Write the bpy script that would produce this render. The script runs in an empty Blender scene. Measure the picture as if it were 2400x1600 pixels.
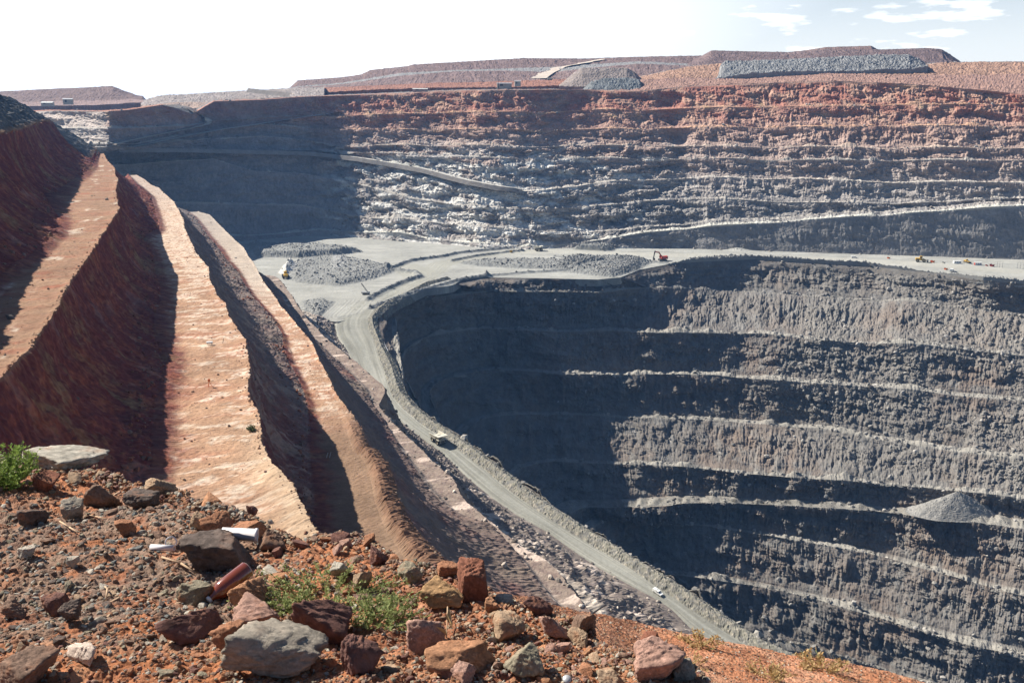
import bpy, bmesh, math, random
import numpy as np
from mathutils import Vector, Matrix, Euler
D = bpy.data; SC = bpy.context.scene; COL = SC.collection
rng = np.random.default_rng(7); random.seed(7)

# ------------------------------------------------------------------ camera, sky, sun, exposure
FPX = 2078.0; PITCH = math.atan(560 / FPX)
cam = D.objects.new('camera', D.cameras.new('camera')); COL.objects.link(cam)
cam.data.sensor_width = 36; cam.data.lens = 36 * FPX / 2400
cam.data.clip_start = 0.1; cam.data.clip_end = 20000
cam.location = (0, 0, 0); cam.rotation_euler = (math.pi / 2 - PITCH, 0, 0)
SC.camera = cam
SUN_AZ = math.radians(60)      # left of the view axis
SUN_EL = math.radians(39)
sd = Vector((-math.sin(SUN_AZ) * math.cos(SUN_EL), math.cos(SUN_AZ) * math.cos(SUN_EL), math.sin(SUN_EL)))
sun = D.objects.new('sun', D.lights.new('sun', 'SUN')); COL.objects.link(sun)
sun.data.energy = 5.0; sun.data.angle = math.radians(0.5); sun.data.color = (1.0, 0.94, 0.84)
sun.rotation_euler = sd.to_track_quat('Z', 'Y').to_euler(); sun.location = (-300, 300, 400)
W = D.worlds.new('World'); SC.world = W; W.use_nodes = True
nt = W.node_tree; N = nt.nodes; L = nt.links; N.clear()
out = N.new('ShaderNodeOutputWorld'); bg = N.new('ShaderNodeBackground'); L.new(bg.outputs[0], out.inputs[0])
sky = N.new('ShaderNodeTexSky'); sky.sky_type = 'NISHITA'; sky.sun_disc = False
sky.sun_elevation = SUN_EL; sky.sun_rotation = -SUN_AZ; sky.air_density = 1.0; sky.dust_density = 0.8; sky.ozone_density = 3.0
sky.altitude = 300
tc = N.new('ShaderNodeTexCoord'); mp = N.new('ShaderNodeMapping'); mp.inputs['Scale'].default_value = (6, 6, 30)
mp.inputs['Rotation'].default_value = (0.1, 0.16, 0.3)
nz = N.new('ShaderNodeTexNoise'); nz.inputs['Scale'].default_value = 2.3; nz.inputs['Detail'].default_value = 7; nz.inputs['Roughness'].default_value = 0.55
cr = N.new('ShaderNodeValToRGB'); cr.color_ramp.elements[0].position = 0.485; cr.color_ramp.elements[1].position = 0.70
mx = N.new('ShaderNodeMix'); mx.data_type = 'RGBA'; mx.inputs['B'].default_value = (16, 16, 16.2, 1)
L.new(tc.outputs['Generated'], mp.inputs[0]); L.new(mp.outputs[0], nz.inputs['Vector']); L.new(nz.outputs[0], cr.inputs[0])
sx = N.new('ShaderNodeSeparateXYZ'); L.new(tc.outputs['Generated'], sx.inputs[0])
veil = N.new('ShaderNodeMapRange'); veil.inputs['From Min'].default_value = 0.52; veil.inputs['From Max'].default_value = -0.10; L.new(sx.outputs['X'], veil.inputs['Value'])
hz = N.new('ShaderNodeMapRange'); hz.inputs['From Min'].default_value = 0.20; hz.inputs['From Max'].default_value = 0.02; L.new(sx.outputs['Z'], hz.inputs['Value'])
hm = N.new('ShaderNodeMath'); hm.operation = 'MULTIPLY'; hm.inputs[1].default_value = 0.55; L.new(hz.outputs[0], hm.inputs[0])
a1_ = N.new('ShaderNodeMath'); a1_.operation = 'MAXIMUM'; L.new(cr.outputs[0], a1_.inputs[0]); L.new(veil.outputs[0], a1_.inputs[1])
a2_ = N.new('ShaderNodeMath'); a2_.operation = 'MAXIMUM'; L.new(a1_.outputs[0], a2_.inputs[0]); L.new(hm.outputs[0], a2_.inputs[1])
up = N.new('ShaderNodeMapRange'); up.inputs['From Min'].default_value = 0.19; up.inputs['From Max'].default_value = 0.12; L.new(sx.outputs['Z'], up.inputs['Value'])
fr = N.new('ShaderNodeMapRange'); fr.inputs['From Min'].default_value = -0.1; fr.inputs['From Max'].default_value = 0.4; L.new(sx.outputs['Y'], fr.inputs['Value'])
m3_ = N.new('ShaderNodeMath'); m3_.operation = 'MULTIPLY'; L.new(up.outputs[0], m3_.inputs[0]); L.new(fr.outputs[0], m3_.inputs[1])
m4_ = N.new('ShaderNodeMath'); m4_.operation = 'MULTIPLY'; L.new(a2_.outputs[0], m4_.inputs[0]); L.new(m3_.outputs[0], m4_.inputs[1])
L.new(m4_.outputs[0], mx.inputs['Factor']); L.new(sky.outputs[0], mx.inputs['A']); L.new(mx.outputs['Result'], bg.inputs[0])
bg.inputs[1].default_value = 0.05
SC.view_settings.view_transform = 'Standard'; SC.view_settings.look = 'None'; SC.view_settings.gamma = 1
SC.view_settings.exposure = 1.0
SC.cycles.use_denoising = True; SC.cycles.max_bounces = 5; SC.cycles.diffuse_bounces = 2; SC.cycles.volume_bounces = 0
SC.cycles.volume_step_rate = 4

# ------------------------------------------------------------------ rays of the survey: photo point -> place
CP, SP = math.cos(PITCH), math.sin(PITCH)
def ray(x, y):
    x = np.asarray(x, float); y = np.asarray(y, float)
    a = (x - 1200) / FPX; b = -(y - 800) / FPX
    return a, CP + b * SP, -SP + b * CP
def atZ(x, y, z):
    a, b, c = ray(x, y); t = np.asarray(z, float) / c
    return np.stack([a * t, b * t, c * t], -1)
def atY(x, y, Y):
    a, b, c = ray(x, y); t = np.asarray(Y, float) / b
    return np.stack([a * t, b * t, c * t], -1)
def px_of(p):
    d = p[..., 1] * CP - p[..., 2] * SP; u = p[..., 1] * SP + p[..., 2] * CP
    return 1200 + FPX * p[..., 0] / d, 800 - FPX * u / d

# ------------------------------------------------------------------ noise
_perm = np.random.default_rng(11).permutation(256).astype(np.int32); _perm = np.concatenate([_perm, _perm])
_g = np.random.default_rng(5).normal(size=(256, 3)); _g /= np.linalg.norm(_g, axis=1)[:, None]; _g = _g.astype(np.float32)
def perlin(x, y, z):
    x = np.asarray(x, np.float32); y = np.asarray(y, np.float32) + 0 * x; z = np.asarray(z, np.float32) + 0 * x
    xi = np.floor(x); yi = np.floor(y); zi = np.floor(z)
    xf = x - xi; yf = y - yi; zf = z - zi
    xi = xi.astype(np.int32) & 255; yi = yi.astype(np.int32) & 255; zi = zi.astype(np.int32) & 255
    u = xf * xf * xf * (xf * (xf * 6 - 15) + 10); v = yf * yf * yf * (yf * (yf * 6 - 15) + 10); w = zf * zf * zf * (zf * (zf * 6 - 15) + 10)
    r = 0
    for dx in (0, 1):
        A = _perm[(xi + dx) & 255]; wx = u if dx else 1 - u
        for dy in (0, 1):
            B = _perm[(A + yi + dy) & 255]; wy = v if dy else 1 - v
            for dz in (0, 1):
                g = _g[_perm[(B + zi + dz) & 255]]
                d = g[..., 0] * (xf - dx) + g[..., 1] * (yf - dy) + g[..., 2] * (zf - dz)
                r = r + d * wx * wy * (w if dz else 1 - w)
    return r * 1.5
def fbm(x, y, z, o=4, gain=0.5):
    r = 0; a = 1.0; f = 1.0; n = 0
    for i in range(o):
        r = r + a * perlin(x * f + 7.3 * i, y * f + 3.1 * i, z * f + 5.7 * i); n += a; a *= gain; f *= 2.07
    return r / n
def billow(x, y, z, o=3, gain=0.55):
    r = 0; a = 1.0; f = 1.0; n = 0
    for i in range(o):
        r = r + a * np.abs(perlin(x * f + 4.3 * i, y * f + 9.1 * i, z * f + 2.7 * i)); n += a; a *= gain; f *= 2.07
    return r / n * 2.2 - 0.5
def sstep(a, b, x):
    t = np.clip((x - a) / (b - a), 0, 1); return t * t * (3 - 2 * t)
def mixc(a, b, t):
    return a + (np.asarray(b) - a) * np.asarray(t)[..., None]

# ------------------------------------------------------------------ objects
def tag(o, label=None, cat=None, group=None, kind=None):
    if label: o['label'] = label
    if cat: o['category'] = cat
    if group: o['group'] = group
    if kind: o['kind'] = kind
    return o
def link_mesh(name, me, mat, parent=None):
    o = D.objects.new(name, me); COL.objects.link(o)
    if mat: me.materials.append(mat)
    if parent: o.parent = parent
    return o
def set_cols(me, cols):
    a = me.color_attributes.new('Col', 'FLOAT_COLOR', 'POINT')
    c = np.ones((len(me.vertices), 4), np.float32); c[:, :3] = np.clip(cols, 0.004, 0.95)
    a.data.foreach_set('color', c.ravel())
def grid_mesh(name, P, cols, mat, smooth=False, flip=False):
    R, M = P.shape[:2]
    idx = np.arange(R * M, dtype=np.int32).reshape(R, M)
    q = np.stack([idx[:-1, :-1], idx[:-1, 1:], idx[1:, 1:], idx[1:, :-1]], -1).reshape(-1, 4)
    if flip: q = q[:, ::-1]
    me = D.meshes.new(name); n = len(q)
    me.vertices.add(R * M); me.vertices.foreach_set('co', P.astype(np.float32).ravel())
    me.loops.add(n * 4); me.loops.foreach_set('vertex_index', np.ascontiguousarray(q).ravel())
    me.polygons.add(n); me.polygons.foreach_set('loop_start', np.arange(0, n * 4, 4, dtype=np.int32))
    me.update(calc_edges=True)
    me.shade_smooth() if smooth else me.shade_flat()
    set_cols(me, cols.reshape(-1, 3))
    return link_mesh(name, me, mat)
def raw_mesh(name, V, F, mat, parent=None, cols=None, smooth=False):
    V = np.asarray(V, np.float32); F = np.asarray(F, np.int32); k = F.shape[1]
    me = D.meshes.new(name); n = len(F)
    me.vertices.add(len(V)); me.vertices.foreach_set('co', V.ravel())
    me.loops.add(n * k); me.loops.foreach_set('vertex_index', F.ravel())
    me.polygons.add(n); me.polygons.foreach_set('loop_start', np.arange(0, n * k, k, dtype=np.int32))
    me.update(calc_edges=True); me.shade_smooth() if smooth else me.shade_flat()
    if cols is not None: set_cols(me, cols)
    return link_mesh(name, me, mat, parent)

# ------------------------------------------------------------------ materials
def rock_mat(name, s1, s2, bump, b_scale, var=0.35, pebble=0.0):
    m = D.materials.new(name); m.use_nodes = True; t = m.node_tree; n = t.nodes; l = t.links
    b = n['Principled BSDF']; b.inputs['Roughness'].default_value = 0.93; b.inputs['Specular IOR Level'].default_value = 0.12
    at = n.new('ShaderNodeAttribute'); at.attribute_name = 'Col'
    geo = n.new('ShaderNodeNewGeometry')
    n1 = n.new('ShaderNodeTexNoise'); n1.inputs['Scale'].default_value = s1; n1.inputs['Detail'].default_value = 8; n1.inputs['Roughness'].default_value = 0.65
    n2 = n.new('ShaderNodeTexNoise'); n2.inputs['Scale'].default_value = s2; n2.inputs['Detail'].default_value = 5; n2.inputs['Roughness'].default_value = 0.7
    l.new(geo.outputs['Position'], n1.inputs['Vector']); l.new(geo.outputs['Position'], n2.inputs['Vector'])
    ad = n.new('ShaderNodeMath'); ad.operation = 'ADD'; l.new(n1.outputs[0], ad.inputs[0]); l.new(n2.outputs[0], ad.inputs[1])
    mr = n.new('ShaderNodeMapRange'); mr.inputs['From Min'].default_value = 0.65; mr.inputs['From Max'].default_value = 1.35
    mr.inputs['To Min'].default_value = 1 - var; mr.inputs['To Max'].default_value = 1 + var
    l.new(ad.outputs[0], mr.inputs['Value'])
    vm = n.new('ShaderNodeVectorMath'); vm.operation = 'SCALE'; l.new(at.outputs['Color'], vm.inputs[0]); l.new(mr.outputs[0], vm.inputs['Scale'])
    l.new(vm.outputs[0], b.inputs['Base Color'])
    bn = n.new('ShaderNodeTexNoise'); bn.inputs['Scale'].default_value = b_scale; bn.inputs['Detail'].default_value = 9; bn.inputs['Roughness'].default_value = 0.72
    l.new(geo.outputs['Position'], bn.inputs['Vector'])
    bp = n.new('ShaderNodeBump'); bp.inputs['Strength'].default_value = 1.0; bp.inputs['Distance'].default_value = bump
    l.new(bn.outputs[0], bp.inputs['Height']); l.new(bp.outputs[0], b.inputs['Normal'])
    return m
M_far = rock_mat('weathered_rock_far', 0.05, 0.45, 1.6, 0.22, 0.34)
M_pit = rock_mat('grey_rock_pit', 0.06, 0.7, 1.0, 0.35, 0.30)
M_left = rock_mat('red_rock_bench', 0.12, 1.1, 0.35, 0.9, 0.30)
M_floor = rock_mat('crushed_rock_floor', 0.03, 0.5, 0.35, 0.6, 0.22)
M_near = rock_mat('red_soil_near', 9, 70, 0.012, 55, 0.32)
M_stone = rock_mat('stone_near', 14, 120, 0.010, 60, 0.34)
M_sand = rock_mat('orange_soil', 2.2, 30, 0.03, 16, 0.32)
def flat_mat(name, col, rough=0.6, metal=0.0, trans=0.0, dirt=0.25):
    m = D.materials.new(name); m.use_nodes = True; t = m.node_tree; n = t.nodes; l = t.links
    b = n['Principled BSDF']; b.inputs['Roughness'].default_value = rough; b.inputs['Metallic'].default_value = metal
    b.inputs['Transmission Weight'].default_value = trans
    tcn = n.new('ShaderNodeTexCoord'); nn = n.new('ShaderNodeTexNoise'); nn.inputs['Scale'].default_value = 3; nn.inputs['Detail'].default_value = 6
    mr = n.new('ShaderNodeMapRange'); mr.inputs['From Min'].default_value = .3; mr.inputs['From Max'].default_value = .7
    mr.inputs['To Min'].default_value = 1 - dirt; mr.inputs['To Max'].default_value = 1 + dirt * 0.5
    l.new(tcn.outputs['Object'], nn.inputs['Vector']); l.new(nn.outputs[0], mr.inputs['Value'])
    vm = n.new('ShaderNodeVectorMath'); vm.operation = 'SCALE'; vm.inputs[0].default_value = col; l.new(mr.outputs[0], vm.inputs['Scale'])
    l.new(vm.outputs[0], b.inputs['Base Color'])
    return m

# ------------------------------------------------------------------ lofting
def build_loft(rows, counts):
    """rows: list of (M,3); counts[i]: subdivisions between row i and i+1. Returns P, seg index, v"""
    P = [rows[0][None]]; S = [np.zeros(1, int)]; V = [np.zeros(1)]
    for i, c in enumerate(counts):
        v = np.arange(1, c + 1) / c
        P.append(rows[i][None] + (rows[i + 1] - rows[i])[None] * v[:, None, None]); S.append(np.full(c, i)); V.append(v)
    return np.concatenate(P), np.concatenate(S), np.concatenate(V)
def normals(P):
    du = np.gradient(P, axis=1); dv = np.gradient(P, axis=0)
    n = np.cross(du, dv); n /= (np.linalg.norm(n, axis=-1, keepdims=True) + 1e-9)
    n *= np.where(n[..., 2:3] < 0, -1, 1)
    return n
def resx(pts, xs):
    p = np.array(pts, float); o = np.argsort(p[:, 0], kind='stable'); p = p[o]
    return np.interp(xs, p[:, 0], p[:, 1])

# ================================================================== LEFT: the benches that run away from the camera
DS = np.array([-.39, .92]); DS /= np.linalg.norm(DS); DW = np.array([DS[1], -DS[0]])
def sw(p): return p[..., 0] * DS[0] + p[..., 1] * DS[1], p[..., 0] * DW[0] + p[..., 1] * DW[1]
s_ax = np.exp(np.linspace(math.log(70), math.log(1160), 1500))
def row_px(pts, z, sm=1.5):
    p = np.array(pts, float); P = atZ(p[:, 0], p[:, 1], z); s, w = sw(P); o = np.argsort(s)
    return np.interp(s_ax, s[o], w[o]), s.max()
def row_w(pts, wl):                      # ray meets the upright plane w = wl
    p = np.array(pts, float); a, b, c = ray(p[:, 0], p[:, 1]); t = wl / (a * DW[0] + b * DW[1])
    s = t * (a * DS[0] + b * DS[1]); o = np.argsort(s); return np.interp(s_ax, s[o], (t * c)[o])
pB = [(229,388),(228,395),(210,408),(182,427),(154,448),(140,459),(118,462),(123,473),(140,494),(151,515),(151,553),(130,574),(102,602),(53,630),(28,651),(0,668)]
pC = [(242,360),(252,378),(270,395),(270,409),(277,420),(270,448),(275,466),(281,490),(267,511),(245,546),(214,592),(189,634),(168,662),(147,688),(133,719),(105,765),(74,817),(42,845),(21,870),(0,891),(-80,975),(-200,1100)]
pD = [(312,413),(330,431),(351,448),(368,462),(375,487),(382,508),(392,539),(372,550),(358,562),(364,575),(376,590),(386,620),(386,640),(402,677),(402,716),(393,740),(391,775),(400,810),(410,828),(424,867),(421,898),(407,926),(405,968),(400,1014),(407,1052),(407,1091),(386,1120),(370,1170),(350,1260)]
pE = [(319,410),(337,420),(354,434),(372,441),(386,455),(407,473),(417,490),(428,511),(435,539),(438,550),(452,574),(456,592),(473,609),(488,627),(491,655),(509,695),(528,712),(535,740),(561,779),(575,796),(579,828),(588,870),(583,898),(586,937),(606,968),(614,1003),(614,1035),(633,1080),(652,1115),(692,1168),(727,1230),(765,1290),(820,1400)]
pF = [(449,497),(466,511),(484,532),(498,553),(526,585),(547,613),(575,641),(593,674),(617,705),(642,730),(666,758),(684,786),(687,817),(702,853),(719,881),(737,916),(746,945),(752,979),(757,1010),(750,1030),(757,1056),(759,1091),(765,1126),(769,1153),(773,1230),(785,1330)]
pG = [(467,497),(491,504),(509,522),(526,539),(547,560),(568,578),(582,599),(596,620),(617,660),(649,702),(659,719),(673,733),(698,765),(716,786),(733,807),(747,838),(765,877),(786,916),(805,945),(828,975),(848,1008),(864,1050),(886,1060),(907,1084),(920,1120),(932,1165),(964,1230),(1006,1275),(1044,1318),(1102,1345),(1220,1440)]
pH = [(835,905),(851,929),(882,964),(910,1010),(930,1046),(960,1090),(1000,1150),(1060,1205),(1151,1240),(1213,1306),(1258,1373),(1330,1460)]
pI = [(850,893),(885,950),(930,1000),(985,1050),(1012,1080),(1062,1120),(1085,1165),(1122,1200),(1170,1240),(1230,1285),(1268,1304),(1297,1329),(1330,1368),(1370,1418),(1450,1500)]
zA2 = row_w([(-60,205),(0,224),(21,229),(42,241),(63,259),(88,276)], -84.0)
# crest A: ray meets the plane of the cut face above bench 1
def row_A(pts):
    p = np.array(pts, float); a, b, c = ray(p[:, 0], p[:, 1]); A = a * DW[0] + b * DW[1]
    t = (-29 - 42) / (A + .84 * c); s = t * (a * DS[0] + b * DS[1]); o = np.argsort(s)
    return np.interp(s_ax, s[o], (t * A)[o]), np.interp(s_ax, s[o], (t * c)[o])
wA, zA = row_A([(-60,330),(0,313),(53,301),(102,283),(123,285),(154,311),(182,332),(210,357),(228,378)])
wB, _ = row_px(pB, -52); wC, sC = row_px(pC, -52); wD, _ = row_px(pD, -83); wE, sE = row_px(pE, -83)
wF, _ = row_px(pF, -115); wG, sG = row_px(pG, -115)
wH, sH = row_px(pH, -150); wI, sI = row_px(pI, -150)
def zroad(y): return -190 - 50 * np.clip((np.asarray(y, float) - 745) / 764, 0, 1.35) ** .65
pR1 = [(1800,1580),(1653,1494),(1622,1470),(1577,1425),(1534,1398),(1465,1379-18),(1400,1325),(1350,1291),(1285,1245),(1216,1207),(1159,1168),(1098,1119),(1068,1090),(1037,1059),(1005,1038),(977,1016),(946,992),(917,967),(900,943),(868,918),(840,880),(816,820),(793,789),(788,760)]
pr = np.array(pR1, float); PR = atZ(pr[:, 0], pr[:, 1], zroad(pr[:, 1])); s_, w_ = sw(PR); o_ = np.argsort(s_)
wR = np.interp(s_ax, s_[o_], w_[o_]); zR = np.interp(s_ax, s_[o_], PR[o_, 2]) - .3
far = sstep(790, 840, s_ax); wR = wR * (1 - far) + (wG + 48) * far; zR = zR * (1 - far) - 192 * far
fH = sstep(sH - 40, sH, s_ax)
wH = wH * (1 - fH) + (wG + .3 * (wR - wG)) * fH; wI = wI * (1 - fH) + (wG + .42 * (wR - wG)) * fH
wH = np.clip(wH, wG + 6, None); wI = np.maximum(wI, wH + 2)
wA2 = np.minimum(-84.0, wA - 12); zA2 = np.maximum(zA2, -60)
end = [880, 880, sC, sC, sE, sE, sG, sG]
zc = [zA2, zA, -52 + 0 * s_ax, -52 + 0 * s_ax, -83 + 0 * s_ax, -83 + 0 * s_ax, -115 + 0 * s_ax, -115 + 0 * s_ax]
for i in range(6): zc[i] = zc[i] + (zc[min(7, (i // 2) * 2 + 2)] - zc[i]) * sstep(end[i] - 2, end[i] + 22, s_ax) * (1 if i < 6 else 0)
for i in range(8): zc[i] = zc[i] + (-191 - zc[i]) * sstep((sG if i > 5 else sE) + 4, (sG if i > 5 else sE) + 70, s_ax)
wJ1 = wI + (wR - wI) * .34; wJ2 = wI + (wR - wI) * .60
zJ2 = -150 + (zR + 150) * .80; zJ1 = zJ2 + 3
wB = wB - 3; wD = wD - 5; wF = wF - 5
rows_sw = [(wA2 - 30, zA2 - 14), (wA2, zA2), (wA, zc[1]), (wB, zc[2]), (wC, zc[3]), (wD, zc[4]), (wE, zc[5]), (wF, zc[6]), (wG, zc[7]),
           (wH, -150 - 41 * sstep(800, 960, s_ax)), (wI, -150 - 41 * sstep(800, 960, s_ax)), (wJ1, zJ1), (wJ2, zJ2), (wR, zR)]
rowsL = []
for w, z in rows_sw:
    k = np.array([1, 2, 3, 2, 1.]); k /= k.sum(); w = np.convolve(np.pad(w, 2, 'edge'), k, 'valid')
    rowsL.append(np.stack([s_ax * DS[0] + w * DW[0], s_ax * DS[1] + w * DW[1], z + 0 * s_ax], -1))
#        back pile  A-B   B-C  C-D  D-E  E-F  F-G  G-H  H-I  I-J  J-J  J-R
cntL = [8, 22, 44, 26, 60, 34, 60, 22, 40, 14, 30, 14, 24]
typL = ['pile', 'pile', 'face', 'bench', 'face', 'bench', 'face', 'bench', 'face', 'bench', 'rface', 'rbench', 'rface']
P, S, V = build_loft(rowsL, cntL)
typ = np.array(typL)[S]; Vv = V[:, None] + 0 * P[..., 0]
face = np.isin(typ, ['face'])[:, None] * 1.0; rf = np.isin(typ, ['rface', 'pile'])[:, None] * 1.0; bench = np.isin(typ, ['bench', 'rbench'])[:, None] * 1.0
NM = normals(P); X, Y, Z = P[..., 0], P[..., 1], P[..., 2]; sg, wg = sw(P)
edge = np.sin(np.pi * np.clip(Vv, 0, 1)) ** .5
# gullies and drapes that run down the fall line of the cut faces
g1 = fbm(sg / 21, Z / 90, 3.3 + 0 * Z, 3); g2 = billow(sg / 4.2, (wg + Z) / 40, 1.7 + 0 * Z, 3); g3 = fbm(sg / 1.6, Z / 9, wg / 9, 3)
wrp = fbm(X / 12, Y / 12, Z / 12, 3)
ro = billow(X / 3.2 + wrp, Y / 3.2, Z / 3.2, 4); rl = billow((sg + 5 * wrp) / 2.6, (wg + Z) / 16, 5.1 + 0 * Z, 3)
dn = face * (g1 * 3.2 * edge + (ro * .75 + rl * .55 + fbm(X / 9, Y / 9, Z / 9, 3) * 1.3) * (.25 + .75 * edge) - 15 * Vv * (1 - Vv)) + face * np.maximum(0, Vv - .75) * 3.5 * np.maximum(0, billow(X / 2, Y / 2, Z / 2, 2))
dn = dn + rf * np.where(S[:, None] == 12, sstep(1, .55, Vv), 1) * (fbm(sg / 9, wg / 9, Z / 9, 4) * 3.2 + billow(sg / 2.6, wg / 2.6, Z / 2.6, 4) * 1.3) + (typ == 'rbench')[:, None] * (fbm(sg / 4, wg / 4, Z / 4, 4) * 1.2 + billow(sg / 1.8, wg / 1.8, Z, 3) * .5)
dz = bench * (fbm(X / 8, Y / 8, 0 * X, 4) * .35 + .22 * billow(X / 2, Y / 2, 0 * X, 3))
tal = (1.6 + 2.2 * fbm(sg / 9, 0 * sg, Z * 0 + 3, 4)); ben_only = (typ == 'bench')[:, None]
dz = dz + ben_only * sstep(.28, 0, Vv) * tal + face * sstep(.72, 1, Vv) * tal
# jagged crest: shift whole columns in w near crests (shared by both sides of the edge)
jag = fbm(sg / 7, 1.0 + 0 * Z, np.round(np.interp(Z, [-190, 0], [0, 5])) * 3.1, 5) * .7 + fbm(sg / 2.2, 2.0 + 0 * Z, np.round(np.interp(Z, [-190, 0], [0, 5])) * 3.1, 3) * .7 + fbm(sg / 45, 4.0 + 0 * Z, np.round(np.interp(Z, [-190, 0], [0, 5])) * 3.1, 2) * .9
crest = np.exp(-((Vv - 1) * (bench) + 0) ** 2 * 60) * bench + np.exp(-(Vv * face) ** 2 * 60) * face
P = P + NM * dn[..., None]; P[..., 2] += dz
P[..., 0] += crest * jag * DW[0]; P[..., 1] += crest * jag * DW[1]
# soil windrow along the outer edge of bench 2 and rubble edge rows
seg = (S[:, None] + 0 * sg).astype(int)
berm2 = np.where(seg == 5, np.exp(-((1 - Vv) / .17) ** 2), 0) * sstep(215, 185, sg) * (1 + .4 * fbm(sg / 5, 0 * sg, 0 * sg, 2)) * 1.8
P[..., 2] += berm2
P[..., 2] += (seg == 7) * sstep(340, 270, sg) * sstep(.70, .82, Vv) * (np.sin(np.pi * np.clip((Vv - .70) / .30, 0, 1)) * 2.2 + billow(X / 1.6, Y / 1.6, 0 * X, 3) * .9)
lip = np.where(np.isin(seg, [3, 5, 7]), np.exp(-((1 - Vv) / .06) ** 2), 0) * (0.35 + .5 * np.abs(fbm(sg / 2, 0 * sg, 0 * sg, 3)))
P[..., 2] += lip
# colours of the ground; bench toes also darkened to go with their shade
maroon = np.array([.150, .038, .034]); rust = np.array([.265, .080, .044]); ochre = np.array([.24, .145, .075]); mauve = np.array([.19, .105, .10])
tan = np.array([.355, .215, .135]); pink = np.array([.335, .17, .105]); cream = np.array([.60, .49, .385]); greyd = np.array([.085, .085, .082]); greyb = np.array([.27, .235, .20])
a1 = fbm(sg / 16 + .8 * wrp, (Z - wg) / 34, 0 * Z + .5, 5, .6); a2 = fbm(sg / 6 + 1.2 * wrp, (Z - wg) / 18, 0 * Z + 8.5, 6, .65); a3 = fbm(X / 1.3, Y / 1.3, Z / 2.5, 4, .65)
cf = mixc(maroon + 0 * P, rust, sstep(-.15, .35, a2 + .5 * a3)); cf = mixc(cf, ochre, sstep(.05, .5, a1 + .4 * a3)); cf = mixc(cf, mauve, sstep(.15, .45, -a1 + .5 * a2) * .8)
cf = cf * (1 + .7 * a3[..., None]); cf = mixc(cf, [.40, .19, .10], sstep(.22, .5, a2 - .4 * a1) * .6)
low = np.where((seg >= 8), 1.0, 0.0)
cf = mixc(cf, [.20, .165, .14], low * sstep(-.3, .3, a1 + .3) * .8)
cf = mixc(cf, [.20, .17, .15], np.where(seg == 6, 1., 0) * sstep(150, 420, sg + 200 * a1) * .75)
cf = mixc(cf, [.33, .27, .22], np.where(seg == 6, 1., 0) * sstep(.1, .3, a2 + .1) * .5)
# banded benches: marks left across by the loader, pale dust, damp red patches
b1 = fbm(sg / 10, wg / 26, 2 + 0 * sg, 4); b2 = fbm(sg / 4.5 + fbm(X / 9, Y / 9, 0 * X, 2), wg / 11, 5 + 0 * sg, 5); b3 = fbm(X / 3, Y / 3, 0 * X, 3)
cb = mixc(tan + 0 * P, pink, sstep(-.2, .3, b1 + .3 * b2) * .75); cb = mixc(cb, rust * 1.35, sstep(.12, .5, b2 + .5 * b1) * .55)
fr = np.where(seg == 3, sstep(.30, .42, fbm(sg / 22, wg / 9, 9 + 0 * sg, 3) + .25 * (sg < 300) * np.exp(-((Vv - .22) / .16) ** 2) + .07), 0)
far2 = np.where(seg == 5, sstep(.0, .22, b2 + .3 * sstep(420, 560, sg) - .1 * (sg < 350) + .25 * np.exp(-((sg - 165) / 22) ** 2) * sstep(.9, .3, Vv) + .12 * sstep(.3, .7, Vv)), 0)
far3 = np.where(seg == 7, sstep(-.05, .25, b2 + .2 * b1 + .05) * sstep(280, 340, sg), 0)
blot = sstep(-.22, .18, a3 + .6 * b3 + .1)
cb = mixc(cb, cream, np.clip(fr + far2 * .8 + far3 * .85, 0, 1) * blot)
cb = cb * (1 + .22 * a3 + .18 * fbm(sg / 1.4, wg / 6, 0 * sg, 3))[..., None]
cb = mixc(cb, [.17, .10, .07], sstep(.34, .42, fbm(X / .9, Y / .9, 0 * X, 2)) * .6)
cb = mixc(cb, [.27, .235, .19], np.where(seg == 7, np.exp(-((Vv - .72 + .1 * fbm(sg / 16, 0 * sg, 0 * sg, 2)) / .07) ** 2), 0) * sstep(320, 240, sg) * .9)
cb = mixc(cb, [.31, .20, .13], np.where(seg == 7, sstep(340, 270, sg), 0) * .9); cb = mixc(cb, [.25, .135, .085], np.where(seg == 7, sstep(340, 270, sg) * sstep(.70, .84, Vv + .08 * b3), 0) * .85)
cb = mixc(cb, [.40, .345, .285], np.where(seg == 7, sstep(480, 620, sg), 0) * .8)
cb = mixc(cb, [.42, .31, .21], np.where(seg == 5, np.exp(-((1 - Vv) / .2) ** 2) * sstep(260, 190, sg), 0) * .8)
cr2 = mixc(np.array([.30, .255, .21]) + 0 * P, [.62, .53, .44], sstep(.0, .25, b2 + .1)); cr2 = mixc(cr2, [.17, .15, .14], sstep(.1, .35, b3))
crf = mixc(np.array([.24, .20, .17]) + 0 * P, [.16, .13, .12], sstep(-.1, .2, b3)); crf = mixc(crf, [.62, .52, .44], sstep(.18, .3, b1 + .3 * b2) * .8)
cp = mixc(greyd + 0 * P, [.17, .16, .15], sstep(0, .3, b3)); cp = mixc(cp, [.30, .17, .09], np.where(seg == 1, sstep(.9, 1, Vv), 0) * .8)
cb = cb * np.where(seg == 3, .80, 1)[..., None]; cb = cb * (1 - np.where(seg == 7, .30 * sstep(360, 280, sg), 0))[..., None]; cb = cb * (1 + .25 * fbm(sg / 30, wg / 30, 7 + 0 * sg, 4))[..., None]
cb = mixc(cb, cf * .9, sstep(.36, .12, Vv + .22 * fbm(sg / 6, wg / 6, 3 + 0 * sg, 4)) * .92)  # toe strip takes the face colour, so the shaded part looks dark red
t3 = typ[:, None, None]
C = np.where(t3 == 'face', cf, np.where(t3 == 'bench', cb, np.where(t3 == 'rbench', cr2, np.where(t3 == 'rface', crf, cp))))
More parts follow.
